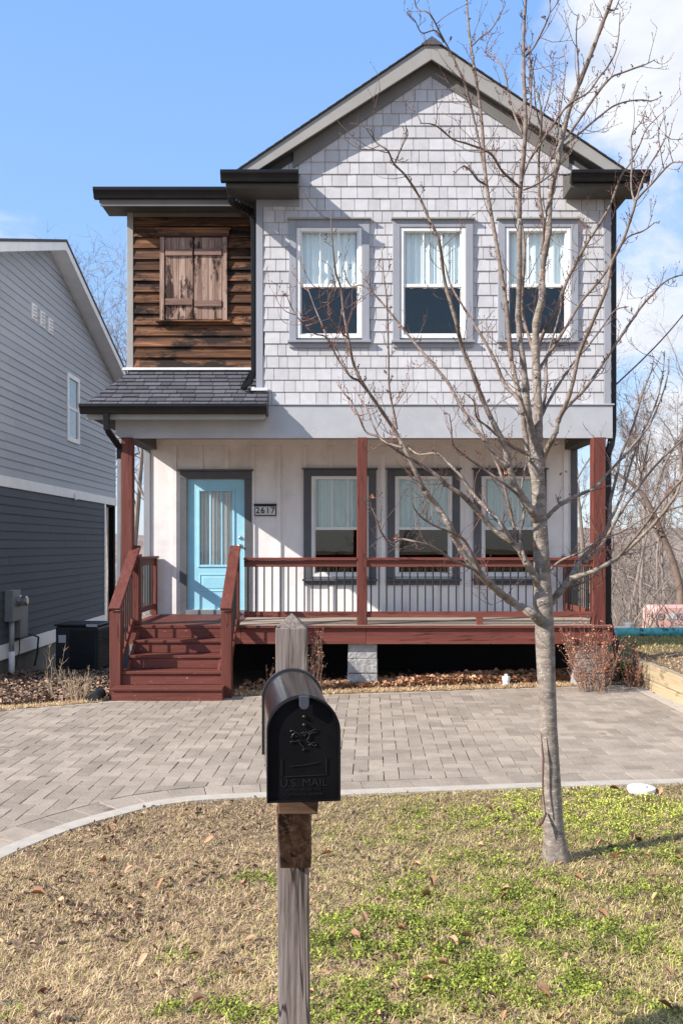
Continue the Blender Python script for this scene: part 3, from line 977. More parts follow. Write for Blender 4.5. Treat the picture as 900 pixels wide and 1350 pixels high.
def window(cx, z0, z1, w, yp, trim_m, lace_m, upper):
    """z0..z1, w: outer size of the white frame; yp: face plane of the wall"""
    x0, x1 = cx - w / 2, cx + w / 2
    tw = 0.100 if upper else 0.118
    mb = MB()
    mb.box(x0 - tw, x0 - 0.002, yp - 0.035, yp + 0.03, z0 - 0.03, z1 + 0.10)
    mb.box(x1 + 0.002, x1 + tw, yp - 0.035, yp + 0.03, z0 - 0.03, z1 + 0.10)
    mb.box(x0 - 0.002, x1 + 0.002, yp - 0.034, yp + 0.03, z1 + 0.002, z1 + 0.10)
    t = build('window_trim', mb, trim_m, house, bevel=0.003)
    mb = MB().box(x0 - tw - 0.025, x1 + tw + 0.025, yp - 0.075, yp + 0.02, z1 + 0.102, z1 + 0.125)
    build('drip_cap', mb, M['dark_trim'] if not upper else M['fascia'], t, bevel=0.002)
    mb = MB().box(x0 - tw - 0.02, x1 + tw + 0.02, yp - 0.075, yp + 0.02, z0 - 0.066, z0 - 0.032)
    mb.box(x0 - tw, x1 + tw, yp - 0.030, yp + 0.02, z0 - 0.13, z0 - 0.068)
    build('sill', mb, M['dark_trim'] if not upper else M['trim'], t, bevel=0.003)
    fr = 0.050
    mb = MB()
    mb.box(x0, x0 + fr, yp - 0.022, yp + 0.07, z0, z1)
    mb.box(x1 - fr, x1, yp - 0.022, yp + 0.07, z0, z1)
    mb.box(x0 + fr, x1 - fr, yp - 0.021, yp + 0.07, z1 - fr, z1)
    mb.box(x0 + fr, x1 - fr, yp - 0.021, yp + 0.07, z0, z0 + fr)
    wn = build('window', mb, M['white'], house, bevel=0.004)
    zm = z0 + (z1 - z0) * 0.48
    mb = MB().box(x0 + fr, x1 - fr, yp + 0.000, yp + 0.05, zm - 0.022, zm + 0.022)
    mb.box(x0 + fr, x0 + fr + 0.022, yp + 0.002, yp + 0.052, zm + 0.022, z1 - fr)
    mb.box(x1 - fr - 0.022, x1 - fr, yp + 0.002, yp + 0.052, zm + 0.022, z1 - fr)
    gx0, gx1 = x0 + fr + 0.022, x1 - fr - 0.022
    for k in (1, 2):
        xm = gx0 + (gx1 - gx0) * k / 3
        mb.box(xm - 0.009, xm + 0.009, yp + 0.012, yp + 0.030, zm + 0.022, z1 - fr)
    mb.box(x0 + fr, x0 + fr + 0.018, yp + 0.012, yp + 0.062, z0 + fr, zm - 0.022)
    mb.box(x1 - fr - 0.018, x1 - fr, yp + 0.012, yp + 0.062, z0 + fr, zm - 0.022)
    mb.box(x0 + fr + 0.018, x1 - fr - 0.018, yp + 0.013, yp + 0.062, z0 + fr, z0 + fr + 0.022)
    build('sash', mb, M['white'], wn, bevel=0.002)
    mb = MB().box(gx0, gx1, yp + 0.030, yp + 0.036, zm, z1 - fr)
    build('upper_pane', mb, M['glass'], wn)
    mb = MB().box(x0 + fr + 0.016, x1 - fr - 0.016, yp + 0.045, yp + 0.051, z0 + fr + 0.02, zm)
    build('lower_pane', mb, M['glass'], wn)
    # lace cafe curtain hung behind the upper sash
    mb = MB()
    n = 60
    ph = cx * 7
    for i in range(n + 1):
        x = x0 + 0.05 + (x1 - x0 - 0.1) * i / n
        y = yp + 0.10 + 0.014 * math.sin(i * (0.62 + 0.35 * math.sin(ph) ** 2) + ph + 0.8 * math.sin(i * 0.21 + ph)) + 0.007 * math.sin(i * (2.0 + 0.5 * math.cos(ph * 3)) + ph)
        zb = zm - 0.005 + 0.008 * math.sin(i * 0.5)
        mb.v += [(x, y, zb), (x, y, z1 - 0.03), (x, y + 0.004, z1 - 0.03), (x, y + 0.004, zb)]
    for i in range(n):
        a = i * 4
        for k in range(4):
            mb.f.append((a + k, a + 4 + k, a + 4 + (k + 1) % 4, a + (k + 1) % 4))
    build('curtain', mb, lace_m, wn)
    return (x0 + 0.01, x1 - 0.01, z0 + 0.01, z1 - 0.01)


UW = [-0.167, 1.253, 2.693]
LW = [-0.025, 1.286, 2.640]
uh = [window(x, 4.785, 6.305, 0.90, YF - 0.012, M['trim'], M['lace'], True) for x in UW]
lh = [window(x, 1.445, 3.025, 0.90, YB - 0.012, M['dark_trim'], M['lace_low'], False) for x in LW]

# ---- main upper front wall: backing and shingles
gw = lambda x: RZ - 0.30 - SL * abs(x - RX)     # underside of the frieze line on the wall
mb = MB()
for (a, b_, c, d) in rect_minus([(XM, XR, 3.86, 7.10)], uh):
    mb.box(a, b_, YF + 0.004, YF + 0.13, c, d)
mb.prism([(XM, 7.10), (XR, 7.10), (XR, gw(XR) + 0.3), (RX, RZ - 0.1), (XM, gw(XM) + 0.3)], 'y', YF + 0.004, YF + 0.13)
build('wall', mb, M['backing'], house)
region = [(XM + 0.095, 3.885), (XR - 0.095, 3.885), (XR - 0.095, gw(XR - 0.095)), (RX, gw(RX)), (XM + 0.095, gw(XM + 0.095))]
trims = [(x - 0.45 - 0.100, x + 0.45 + 0.100, 4.785 - 0.13, 6.305 + 0.125) for x in UW]
mb = MB()
courses(mb, (0, YF, 0), (1, 0, 0), (0, 0, 1), (0, -1, 0), region, trims, 0.1665, 0.105, 0.225, 0.017, 0.004, 0.006, r=random.Random(3))
build('shingle_siding', mb, M['shingle'], house)
# corner boards, belt board
mb = MB().box(XM, XM + 0.093, YF - 0.022, YF + 0.004, 3.885, 6.93)
build('corner_board', mb, M['trim'], house, bevel=0.003)
mb = MB().box(XR - 0.093, XR, YF - 0.022, YF + 0.004, 3.885, 6.93)
build('corner_board', mb, M['trim'], house, bevel=0.003)
mb = MB().box(XL, XR + 0.02, YF - 0.030, YF + 0.01, 3.412, 3.862)
build('belt_board', mb, M['belt'], house, bevel=0.003)
mb = MB().box(XM + 0.1, XR + 0.04, YF - 0.050, YF + 0.0, 3.864, 3.884)
build('water_table', mb, M['belt'], house, bevel=0.003)
# porch beams and ceiling
mb = MB()
mb.box(XL + 0.01, XR - 0.01, YF + 0.012, YF + 0.12, 3.42, 3.80)
mb.box(XL, XL + 0.2, YF + 0.122, YB - 0.01, 3.44, 3.80)
mb.box(XR - 0.2, XR, YF + 0.122, YB - 0.01, 3.44, 3.80)
build('porch_beam', mb, M['soffit'], house, bevel=0.004)
mb = MB().box(XL + 0.2, XR - 0.2, YF + 0.12, YB - 0.005, 3.60, 3.66)
build('porch_ceiling', mb, M['ceiling'], house)
mb = MB().box(XL + 0.02, XR - 0.02, YF + 0.01, YW, 3.80, 3.86)
build('floor_deck', mb, M['backing'], house)

# ---- porch back wall, battens
mb = MB()
door = (-2.50, -1.44, 0.86, 3.05)
for (a, b_, c, d) in rect_minus([(XL, XR, 0.80, 3.62)], lh + [(-2.42, -1.52, 0.93, 2.975)]):
    mb.box(a, b_, YB, YB + 0.12, c, d)
build('porch_wall', mb, M['board'], house)
mb = MB()
lt = [(x - 0.45 - 0.118, x + 0.45 + 0.118, 1.445 - 0.13, 3.025 + 0.13) for x in LW] + [(-2.535, -1.405, 0.8, 3.12)]
k = 0
x = -2.62
while x < XR - 0.1:
    for (a, b_, c, d) in rect_minus([(x - 0.035, x + 0.035, 0.86, 3.505)], lt):
        if b_ - a > 0.02:
            mb.box(a, b_, YB - 0.026, YB + 0.001, c, d)
    x += 0.409
mb.box(XL + 0.1, XR - 0.1, YB - 0.032, YB + 0.001, 3.508, 3.60)
build('battens', mb, M['board'], house, bevel=0.002)
for (a, b_) in ((XL, XL + 0.10), (XR - 0.10, XR)):
    mb = MB().box(a, b_, YB - 0.026, YB - 0.001, 0.86, 3.60)
    build('corner_board', mb, M['dark_trim'] if a > 0 else M['trim'], house, bevel=0.003)

# ---- door
mb = MB()
mb.box(-2.535, -2.421, YB - 0.04, YB + 0.01, 0.86, 2.977)
mb.box(-1.519, -1.405, YB - 0.04, YB + 0.01, 0.86, 2.977)
mb.box(-2.535, -1.405, YB - 0.041, YB + 0.01, 2.979, 3.10)
dt = build('door_trim', mb, M['dark_trim'], house, bevel=0.003)
mb = MB().box(-2.56, -1.38, YB - 0.085, YB + 0.01, 3.102, 3.128)
build('drip_cap', mb, M['dark_trim'], dt, bevel=0.002)
mb = MB().box(-2.44, -1.50, YB - 0.10, YB + 0.10, 0.858, 0.928)
build('threshold', mb, M['grey_box'], dt, bevel=0.004)
dx0, dx1, dz0, dz1 = -2.416, -1.524, 0.932, 2.972
gx0, gx1, gz0, gz1 = -2.235, -1.700, 1.62, 2.80
mb = MB()
for (a, b_, c, d) in rect_minus([(dx0, dx1, dz0, dz1)], [(gx0, gx1, gz0, gz1)]):
    mb.box(a, b_, YB + 0.012, YB + 0.056, c, d)
dr = build('front_door', mb, M['door'], house)
mb = MB()
for (a, b_, c, d) in ((gx0 - 0.025, gx0 + 0.012, gz0 - 0.025, gz1 + 0.025), (gx1 - 0.012, gx1 + 0.025, gz0 - 0.025, gz1 + 0.025)):
    mb.box(a, b_, YB - 0.003, YB + 0.03, c, d)
mb.box(gx0 + 0.012, gx1 - 0.012, YB - 0.0028, YB + 0.03, gz1 - 0.012, gz1 + 0.025)
mb.box(gx0 + 0.012, gx1 - 0.012, YB - 0.0028, YB + 0.03, gz0 - 0.025, gz0 + 0.012)
for k in (1, 2):
    xm = gx0 + (gx1 - gx0) * k / 3
    mb.box(xm - 0.011, xm + 0.011, YB + 0.002, YB + 0.03, gz0 + 0.012, gz1 - 0.012)
build('glazing_frame', mb, M['door'], dr, bevel=0.004)
mb = MB().box(gx0, gx1, YB + 0.030, YB + 0.036, gz0, gz1)
build('pane', mb, M['glass'], dr)
mb = MB()
n = 70
for i in range(n + 1):
    x = gx0 - 0.02 + (gx1 - gx0 + 0.04) * i / n
    y = YB + 0.075 + 0.012 * math.sin(i * 0.8) + 0.006 * math.sin(i * 1.9 + 1)
    mb.v += [(x, y, gz0 - 0.02), (x, y, gz1 + 0.01), (x, y + 0.004, gz1 + 0.01), (x, y + 0.004, gz0 - 0.02)]
for i in range(n):
    a = i * 4
    for k in range(4):
        mb.f.append((a + k, a + 4 + k, a + 4 + (k + 1) % 4, a + (k + 1) % 4))
build('curtain', mb, M['sheer'], dr)
mb = MB()
px0, px1, pz0, pz1 = -2.235, -1.700, 1.21, 1.49
mb.box(px0, px1, YB + 0.004, YB + 0.02, pz1 - 0.022, pz1)
mb.box(px0, px1, YB + 0.004, YB + 0.02, pz0, pz0 + 0.022)
mb.box(px0, px0 + 0.022, YB + 0.0045, YB + 0.02, pz0 + 0.022, pz1 - 0.022)
mb.box(px1 - 0.022, px1, YB + 0.0045, YB + 0.02, pz0 + 0.022, pz1 - 0.022)
mb.box(px0 + 0.05, px1 - 0.05, YB + 0.006, YB + 0.02, pz0 + 0.05, pz1 - 0.05)
build('lower_panel', mb, M['door'], dr, bevel=0.005)
mb = MB()
mb.lathe([(0.001, 0), (0.030, 0.0), (0.030, 0.012), (0.014, 0.02), (0.014, 0.045), (0.029, 0.055), (0.032, 0.07), (0.022, 0.086), (0.001, 0.09)], 0, 0, 0, 20)
mb.v = [(-1.590 + a, YB + 0.012 - c, 1.93 + b_) for a, b_, c in mb.v]
m2 = MB().lathe([(0.001, 0), (0.028, 0), (0.028, 0.015), (0.02, 0.022), (0.001, 0.023)], 0, 0, 0, 20)
build('door_handle', mb, M['metal'], dr, smooth=True)
m2.v = [(-1.590 + a, YB + 0.012 - c, 2.06 + b_) for a, b_, c in m2.v]
build('deadbolt', m2, M['metal'], dr, smooth=True)

# ---- number plaque
mb = MB().box(-1.362, -1.025, YB - 0.040, YB - 0.020, 2.400, 2.560)
mb.box(-1.372, -1.015, YB - 0.060, YB - 0.020, 2.562, 2.590)
pq = build('house_number_plaque', mb, M['num_black'], house, bevel=0.004)
mb = MB()
for k in range(4):
    mb.box(-1.348 + k * 0.0785, -1.348 + k * 0.0785 + 0.0745, YB - 0.043, YB - 0.040, 2.417, 2.546)
build('number_tile', mb, M['num_white'], pq)


def text_mesh(name, s, size, material, parent, loc, rot=(math.pi / 2, 0, 0), extrude=0.002, align='CENTER', offset=0.0, local=True, sx=1.0):
    cu = bpy.data.curves.new(name, 'FONT')
    cu.body = s; cu.size = size; cu.extrude = extrude; cu.align_x = align; cu.align_y = 'CENTER'; cu.offset = offset
    tmp = bpy.data.objects.new(name + '_tmp', cu); COL.objects.link(tmp)
    dg = bpy.context.evaluated_depsgraph_get()
    me = bpy.data.meshes.new_from_object(tmp.evaluated_get(dg))
    bpy.data.objects.remove(tmp)
    me.materials.clear(); me.materials.append(material)
    o = bpy.data.objects.new(name, me); COL.objects.link(o)
    o.parent = parent
    o.rotation_euler = rot
    o.scale = (sx, 1, 1)
    o.location = Vector(loc) - (Vector((0, 0, 0)) if local else wloc(parent))
    return o


for k, ch in enumerate('2617'):
    text_mesh('numeral', ch, 0.135, M['num_black'], pq, (-1.348 + k * 0.0785 + 0.037, YB - 0.0445, 2.482), local=False, offset=0.0035, sx=0.85)

# ---- side, rear walls and shell
mb = MB()
mb.box(XL, XL + 0.12, YB + 0.12, YW, 0.3, 6.75)
mb.box(XR - 0.12, XR, YB + 0.12, YW, 0.3, 7.05)
mb.box(XL + 0.12, XR - 0.12, YW - 0.12, YW, 0.3, 7.05)
mb.box(XL + 0.12, XR - 0.12, YB + 0.12, YW - 0.12, 0.70, 0.80)
mb.box(XR - 0.12, XR, YF + 0.13, YB + 0.12, 3.86, 7.05)
mb.box(XL, XL + 0.12, YU + 0.13, YB + 0.12, 3.86, 6.75)
mb.box(XM - 0.02, XM + 0.10, YF + 0.13, YW - 0.12, 3.86, 7.05)
build('side_wall', mb, M['backing'], house)
build('interior_wall', MB().box(XM + 0.10, XR - 0.12, 15.2, 15.3, 3.87, 7.0), M['room'], house)
build('interior_ceiling', MB().box(XM + 0.10, XR - 0.12, YF + 0.14, 15.19, 6.86, 6.90), M['room'], house)
build('interior_wall', MB().box(XL + 0.13, XR - 0.13, 16.5, 16.6, 0.81, 3.78), M['dark_void'], house)
build('rear_gable', MB().prism([(XM, 7.051), (XR, 7.051), (RX, RZ - 0.3)], 'y', YW - 0.1, YW), M['shingle'], house)
mb = MB()
courses(mb, (XR, 0, 0), (0, 1, 0), (0, 0, 1), (1, 0, 0), [(YF, 3.86), (YW, 3.86), (YW, 6.85), (YF, 6.85)], [], 0.1665, 2.0, 4.0, 0.014, r=random.Random(5))
courses(mb, (XR, 0, 0), (0, 1, 0), (0, 0, 1), (1, 0, 0), [(YB + 0.1, 0.86), (YW, 0.86), (YW, 3.8), (YB + 0.1, 3.8)], [], 0.1665, 2.0, 4.0, 0.014, r=random.Random(6))
build('lap_siding', mb, M['shingle'], house)
mb = MB()
courses(mb, (XL, YW, 0), (0, -1, 0), (0, 0, 1), (-1, 0, 0), [(0, 0.86), (YW - YB - 0.1, 0.86), (YW - YB - 0.1, 3.8), (0, 3.8)], [], 0.1665, 2.0, 4.0, 0.014, r=random.Random(8))
courses(mb, (XL, YW, 0), (0, -1, 0), (0, 0, 1), (-1, 0, 0), [(0, 3.86), (YW - YU, 3.86), (YW - YU, 6.7), (0, 6.7)], [], 0.1665, 2.0, 4.0, 0.014, r=random.Random(9))
build('lap_siding', mb, M['shingle'], house)

# ---- recessed timber clad wall with shutters
mb = MB().box(XL, XM, YU + 0.01, YU + 0.13, 3.86, 6.95)
build('recess_wall', mb, M['backing'], house)
mb = MB()
courses(mb, (0, YU, 0), (1, 0, 0), (0, 0, 1), (0, -1, 0), [(XL + 0.09, 4.50), (XM - 0.02, 4.50), (XM - 0.02, 6.70), (XL + 0.09, 6.70)], [(-2.60, -1.665, 5.20, 6.46)], 0.1585, 2.6, 5.0, 0.040, 0.004, 0.004, r=random.Random(2))
build('timber_cladding', mb, M['cedar'], house, bevel=0.003)
mb = MB().box(XL, XL + 0.088, YU - 0.035, YU + 0.008, 4.50, 6.76)
build('corner_board', mb, M['fascia'], house, bevel=0.003)
mb = MB().box(XL + 0.09, XM - 0.02, YU - 0.030, YU + 0.0, 6.702, 6.758)
build('frieze', mb, M['frieze'], house, bevel=0.003)
sh = MB()
sh.box(-2.62, -2.555, YU - 0.065, YU + 0.005, 5.19, 6.395)
build('shutter_frame', MB().box(-1.715, -1.65, YU - 0.065, YU + 0.005, 5.19, 6.395), M['shutter'], house, bevel=0.003)
frm = build('shutter_frame', sh, M['shutter'], house, bevel=0.003)
sh = None
mb = MB().box(-2.66, -1.62, YU - 0.075, YU + 0.005, 6.398, 6.498)
mb.box(-2.69, -1.60, YU - 0.085, YU + 0.005, 6.500, 6.522)
build('shutter_header', mb, M['cedar'], frm, bevel=0.003)
mb = MB().box(-2.68, -1.60, YU - 0.10, YU + 0.005, 5.165, 5.188)
build('shutter_sill', mb, M['cedar'], frm, bevel=0.003)
rr = random.Random(4)
for s, (a, b_) in enumerate(((-2.548, -2.142), (-2.130, -1.722))):
    mb = MB()
    x = a
    for w in ([0.085, 0.115, 0.10, 0.106] if s == 0 else [0.112, 0.10, 0.088, 0.108]):
        mb.box(x + 0.002, x + w - 0.002, YU - 0.050 - rr.uniform(0, 0.005), YU - 0.01, 5.205 + rr.uniform(0, 0.012), 6.39)
        x += w
    s_o = build('shutter', mb, M['shutter'], house, bevel=0.002)
    for zc in ((6.165, 5.455) if s == 0 else (6.175, 5.43)):
        mb = MB().box(a + 0.01, b_ - 0.006, YU - 0.078, YU - 0.052, zc - 0.045, zc + 0.045)
        build('shutter_batten', mb, M['shutter_x'], s_o, bevel=0.003)
mb = MB().box(-2.595, -1.67, YU + 0.002, YU + 0.009, 5.19, 6.48)
build('shutter_backing', mb, M['dark_void'], frm)

# ---- flat roof over the recessed bay
mb = MB()
mb.prism([(YU - 0.40, 6.92), (YU - 0.40, 6.76), (YU + 0.12, 6.76), (YU + 0.12, 6.93)], 'x', XL - 0.30, XL - 0.03)
srx = build('eave_return', mb, M['soffit'], house)
mb = MB()
mb.prism([(YU - 0.40, 6.92), (YU - 0.40, 6.76), (YU - 0.0, 6.76), (YB + 1, 6.76), (YW, 6.80), (YW, 7.1)], 'x', XL - 0.029, XM + 0.02)
sr = build('side_roof', mb, M['soffit'], house)
mb = MB().box(XL - 0.28, XM - 0.36, YU - 0.425, YU - 0.402, 6.70, 6.80)
build('fascia_board', mb, M['frieze'], house, bevel=0.003)
mb = MB().prism([(YU - 0.42, 6.925), (YU - 0.42, 6.935), (YW, 7.13), (YW, 7.105)], 'x', XL - 0.05, XM)
build('side_roof_covering', mb, M['roof'], house)


def gutter_x(x0, x1, yb, ztop, name='gutter', h=0.125, d=0.12, par=None, end=True):
    """gutter running along X, back face at yb, projecting towards the viewer"""
    prof = [(yb, ztop), (yb, ztop - h), (yb - d * 0.62, ztop - h), (yb - d * 0.72, ztop - h * 0.72), (yb - d * 0.88, ztop - h * 0.42), (yb - d, ztop - h * 0.30), (yb - d, ztop), (yb - d + 0.012, ztop), (yb - d + 0.012, ztop - 0.02), (yb - 0.01, ztop - 0.02)]
    mb = MB().prism(prof, 'x', x0, x1)
    return build(name, mb, M['gutter'], house, bevel=0.003)


gutter_x(XL - 0.36, XM - 0.35, YU - 0.40, 6.935, h=0.145)
mb = MB().box(-1.86, -1.66, 12.5, 12.75, 6.96, 7.08)
build('roof_vent', mb, M['gutter'], house, bevel=0.01)

# ---- porch rooflet (hipped pent roof)
A0, A1 = 3.80, 4.485                             # eave height, top height
ye, yt = 11.64, YU
sl = (A1 - A0) / (yt - ye)
zr = lambda y: A0 + (y - ye) * sl
mb = MB()
hl = 0.42
Lx0, Lx1 = -3.44, -3.44 + hl
slope_len = math.hypot(1, sl)
Vd = Vector((0, 1, sl)).normalized()
Nd = Vector((0, -sl, 1)).normalized()
T = (yt - ye) * slope_len
tF = (YF - ye) * slope_len
# deck (solid) under shingles
mb.add([(Lx0, ye, A0), (-1.0, ye, A0), (-1.0, YF - 0.002, zr(YF)), (XM - 0.002, YF - 0.002, zr(YF)), (XM - 0.002, yt, A1), (Lx1, yt, A1),
        (Lx0, ye, A0 - 0.09), (-1.0, ye, A0 - 0.09), (-1.0, YF - 0.032, A0 - 0.09), (XM, YF - 0.032, A0 - 0.09), (XM, yt, A0 - 0.09), (Lx1, yt, A0 - 0.09), (Lx0, yt, A0 - 0.09)],
       [(0, 1, 2, 3, 4, 5), (0, 6, 7, 1), (1, 7, 8, 2), (0, 5, 12, 6)])
rf = build('porch_roof', mb, M['soffit'], house)
mb = MB()
courses(mb, Vector((0, ye, A0)), (1, 0, 0), Vd, Nd, [(Lx0, 0), (-1.0, 0), (-1.0, T), (Lx1, T)], [(XM - 0.003, 0, tF - 0.003, T + 1)], 0.128, 0.12, 0.26, 0.022, 0.004, 0.009, r=random.Random(12), ragged=0.006)
# hip side
Nh = Vector((-1, 0, 0.6)).normalized()
Uh = Vector((0, -1, 0)); 
hh = (A1 - A0)
Vh = Vector((hl, 0, hh)).normalized(); Nh = Vector((-hh, 0, hl)).normalized(); Lh = math.hypot(hl, hh)
courses(mb, Vector((Lx0, yt, A0)), Uh, Vh, Nh, [(0, 0), (yt - ye, 0), (0, Lh)], [], 0.128, 0.12, 0.26, 0.022, 0.004, 0.009, r=random.Random(13))
build('roof_shingles', mb, M['roof'], rf)
mb = MB().box(XL - 0.06, XM - 0.02, YU - 0.055, YU - 0.037, 4.47, 4.51)
mb.box(XL - 0.06, XM - 0.02, YU - 0.10, YU - 0.050, 4.465, 4.475)
build('flashing', mb, M['flash'], rf, bevel=0.002)
mb = MB().box(XM - 0.07, XM + 0.16, YF - 0.06, YF - 0.024, 4.06, 4.10)
mb.box(XM - 0.07, XM - 0.02, YF - 0.05, YU - 0.1, 4.07, 4.11)
build('corner_flashing', mb, M['flash'], rf, bevel=0.002)
gutter_x(-3.47, -0.99, ye, 3.815, h=0.125, d=0.125)
mb = MB().box(-3.40, -1.03, ye - 0.002, ye + 0.03, 3.62, 3.70)
mb.box(-3.40, -1.03, ye + 0.03, YF - 0.035, 3.66, 3.70)
build('porch_soffit', mb, M['fascia'], rf, bevel=0.003)
mb = MB().box(XL - 0.30, XL - 0.002, YF - 0.03, YU + 0.4, 3.66, 3.70)
build('side_soffit', mb, M['soffit'], rf)

# ---- main gable roof
yr = 11.80


def rplane(x):
    return RZ - SL * abs(x - RX)


th = 0.06
for s in (-1, 1):
    xe = RX + s * 2.66
    mb = MB()
    a = (RX, RZ); b_ = (xe, rplane(xe)); 
    mb.prism([a, b_, (xe, b_[1] - 0.020), (RX, RZ - 0.020)], 'y', yr - 0.02, YW + 0.3)
    rp = build('roof_plane', mb, M['edge'], house)
    mb = MB().prism([(RX, RZ - 0.022), (xe, rplane(xe) - 0.022), (xe, rplane(xe) - 0.16), (RX, RZ - 0.24)], 'y', yr + 0.032, YW + 0.3)
    build('roof_deck', mb, M['soffit'], rp)
    # rake board
    x2 = RX + s * 2.62
    fd = 0.255
    xq = RX + s * 2.44
    mb = MB().prism([(RX, RZ - 0.021), (x2, rplane(x2) - 0.021), (x2, rplane(x2) - 0.10), (RX + s * 2.50, rplane(x2) - 0.10), (RX, RZ - 0.021 - fd)], 'y', yr, yr + 0.03)
    build('rake_board', mb, M['fascia'], house, bevel=0.003)
    # frieze board on the wall under the soffit
    xa = 3.02 if s > 0 else -0.56
    f0 = lambda x: rplane(x) - 0.235
    mb = MB().prism([(RX, f0(RX)), (xa, f0(xa)), (xa, gw(xa) - 0.01), (RX, gw(RX) - 0.01)] if False else [(RX, RZ - 0.16), (xa + s * 0.1, rplane(xa + s * 0.1) - 0.16), (xa + s * 0.1, rplane(xa + s * 0.1) - 0.405), (RX, RZ - 0.405)], 'y', YF - 0.034, YF - 0.016)
    build('gable_frieze', mb, M['frieze'], house, bevel=0.002)
mb = MB()
mb.prism([(RX - 0.14, rplane(RX - 0.14) + 0.002), (RX + 0.14, rplane(RX + 0.14) + 0.002), (RX + 0.14, rplane(RX + 0.14) + 0.016), (RX, RZ + 0.02), (RX - 0.14, rplane(RX - 0.14) + 0.016)], 'y', yr - 0.03, YW + 0.3)
build('ridge_cap', mb, M['roof'], house)
# asphalt shingle butts along the rake edge
mb = MB()
for s in (-1, 1):
    k = 0
    while k * 0.118 < 3.1:
        d = k * 0.118
        x = RX + s * d
        x1 = RX + s * (d + 0.118)
        mb.prism([(x, rplane(x) + 0.001), (x1, rplane(x1) + 0.001), (x1, rplane(x1) + 0.010), (x, rplane(x) + 0.003)], 'y', yr - 0.022, yr + 1.2)
        k += 1 if d < 2.5 else 100
build('roof_edge_shingles', mb, M['roof'], house)

# side eaves with gutters, and boxed cornice returns
for s in (-1, 1):
    xe = RX + s * 2.66
    zt = rplane(xe)
    # soffit box along the side
    xw = XM if s < 0 else XR
    mb = MB()
    x0, x1 = sorted((xe, xw))
    mb.box(x0, x1, 11.95, YW + 0.2, zt - 0.32, zt - 0.17)
    build('eave_soffit', mb, M['soffit'], house)
    gx0_, gx1_ = (xe - 0.115, xe) if s < 0 else (xe, xe + 0.115)
    mb = MB().box(gx0_, gx1_, 11.57, YW + 0.2, zt - 0.20, zt - 0.075)
    build('side_gutter', mb, M['gutter'], house, bevel=0.01)
    # return
    rx0, rx1 = (-1.55, -0.565) if s < 0 else (3.02, 4.02)
    gutter_x(rx0 - (0.045 if s < 0 else 0.0), rx1 + (0.045 if s > 0 else 0.0), 11.57, 6.885, h=0.14, d=0.115)
    mb = MB().prism([(11.572, 6.69), (11.572, 6.86), (YF - 0.03, 7.02), (YF - 0.03, 6.69)], 'x', rx0 + 0.015, rx1 - 0.015)
    build('cornice_return', mb, M['soffit'], house, bevel=0.004)
    mb = MB().prism([(11.56, 6.862), (11.56, 6.874), (YF - 0.025, 7.034), (YF - 0.025, 7.022)], 'x', rx0, rx1)
    build('return_flashing', mb, M['gutter'], house)
mb = MB().box(XM + 0.0, -0.575, YF - 0.026, YF + 0.004, 6.60, 6.69)
build('return_trim', mb, M['trim'], house)

# ---- downspouts (each one pipe)


def downspout(pts, w=0.06, d=0.08, material=None):
    mb = MB()
    P_ = [Vector(p) for p in pts]
    for i in range(len(P_) - 1):
        mb.beam(P_[i], P_[i + 1] + (P_[i + 1] - P_[i]).normalized() * 0.012, w - 0.0015 * (i % 2), d - 0.0015 * (i % 2), up=(0, 1, 0.01))
    return build('downspout', mb, material or M['gutter'], house, bevel=0.006)


yd = 11.93
downspout([P(303, 258, 11.52), P(304, 265, 11.55), P(318, 272, 11.9), P(331, 279, 12.12), P(334, 300, 12.12), P(334, 492, 12.12), P(330, 503, 12.0), P(320, 511, 11.93)])
mb = MB()
for k in range(7):
    a = P(333, 492, 12.12); b_ = P(321, 511, 11.95)
    c = a.lerp(b_, (k + 0.5) / 7)
    mb.beam(c, c + (b_ - a).normalized() * 0.02, 0.075, 0.095, up=(0, 1, 0.01))
build('downspout_elbow', mb, M['gutter'], house, bevel=0.003)
mb = MB()
for k in range(7):
    a = P(304, 264, 11.55); b_ = P(331, 279, 12.12)
    c = a.lerp(b_, (k + 0.3) / 7)
    mb.beam(c, c + (b_ - a).normalized() * 0.03, 0.072, 0.09, up=(0, 1, 0.01))
build('downspout_elbow', mb, M['gutter'], house, bevel=0.003)
downspout([P(140, 545, 11.58), P(141, 566, 11.6), P(158, 590, 11.9), P(158, 605, 11.93)], w=0.075)
downspout([P(158, 604, 11.93), P(158, 690, 11.93), P(157, 800, 11.93), P(157, 880, 11.93)], w=0.06, material=M['grey_box'])
downspout([(3.745, 12.06, 6.75), (3.745, 12.06, 3.50), (3.715, 12.04, 3.33), (3.655, 11.99, 3.20), (3.655, 11.99, 0.95), (3.70, 11.99, 0.72), (3.77, 11.99, 0.60), (3.77, 11.99, 0.08)], w=0.085, d=0.09)

# ---- porch deck, posts, rails
DZ = 0.855
mb = MB()
y = 11.80
kk = 0
while y < YB - 0.02:
    mb.box(XL + 0.03, XR - 0.03, y + (0 if kk else 0), min(y + 0.136, YB - 0.001), DZ - 0.035, DZ)
    y += 0.140
    kk += 1
build('porch_floor', mb, M['deck'], house, bevel=0.003)
mb = MB().box(XL + 0.02, XR - 0.02, 11.778, 11.798, DZ - 0.034, DZ + 0.002)
build('deck_nosing', mb, M['red_x'], house, bevel=0.003)
mb = MB()
for k in range(13):
    mb.box(-2.92, -1.42, 11.775 + k * 0.139, 11.775 + k * 0.139 + 0.134, DZ - 0.02, DZ + 0.006)
build('landing_boards', mb, M['red_worn'], house, bevel=0.004)
mb = MB()
mb.box(-1.36, 0.332, 11.822, 11.86, 0.60, DZ - 0.037)
mb.box(0.336, XR - 0.02, 11.820, 11.86, 0.60, DZ - 0.037)
mb.box(XL + 0.03, -1.364, 11.824, 11.86, 0.60, DZ - 0.037)
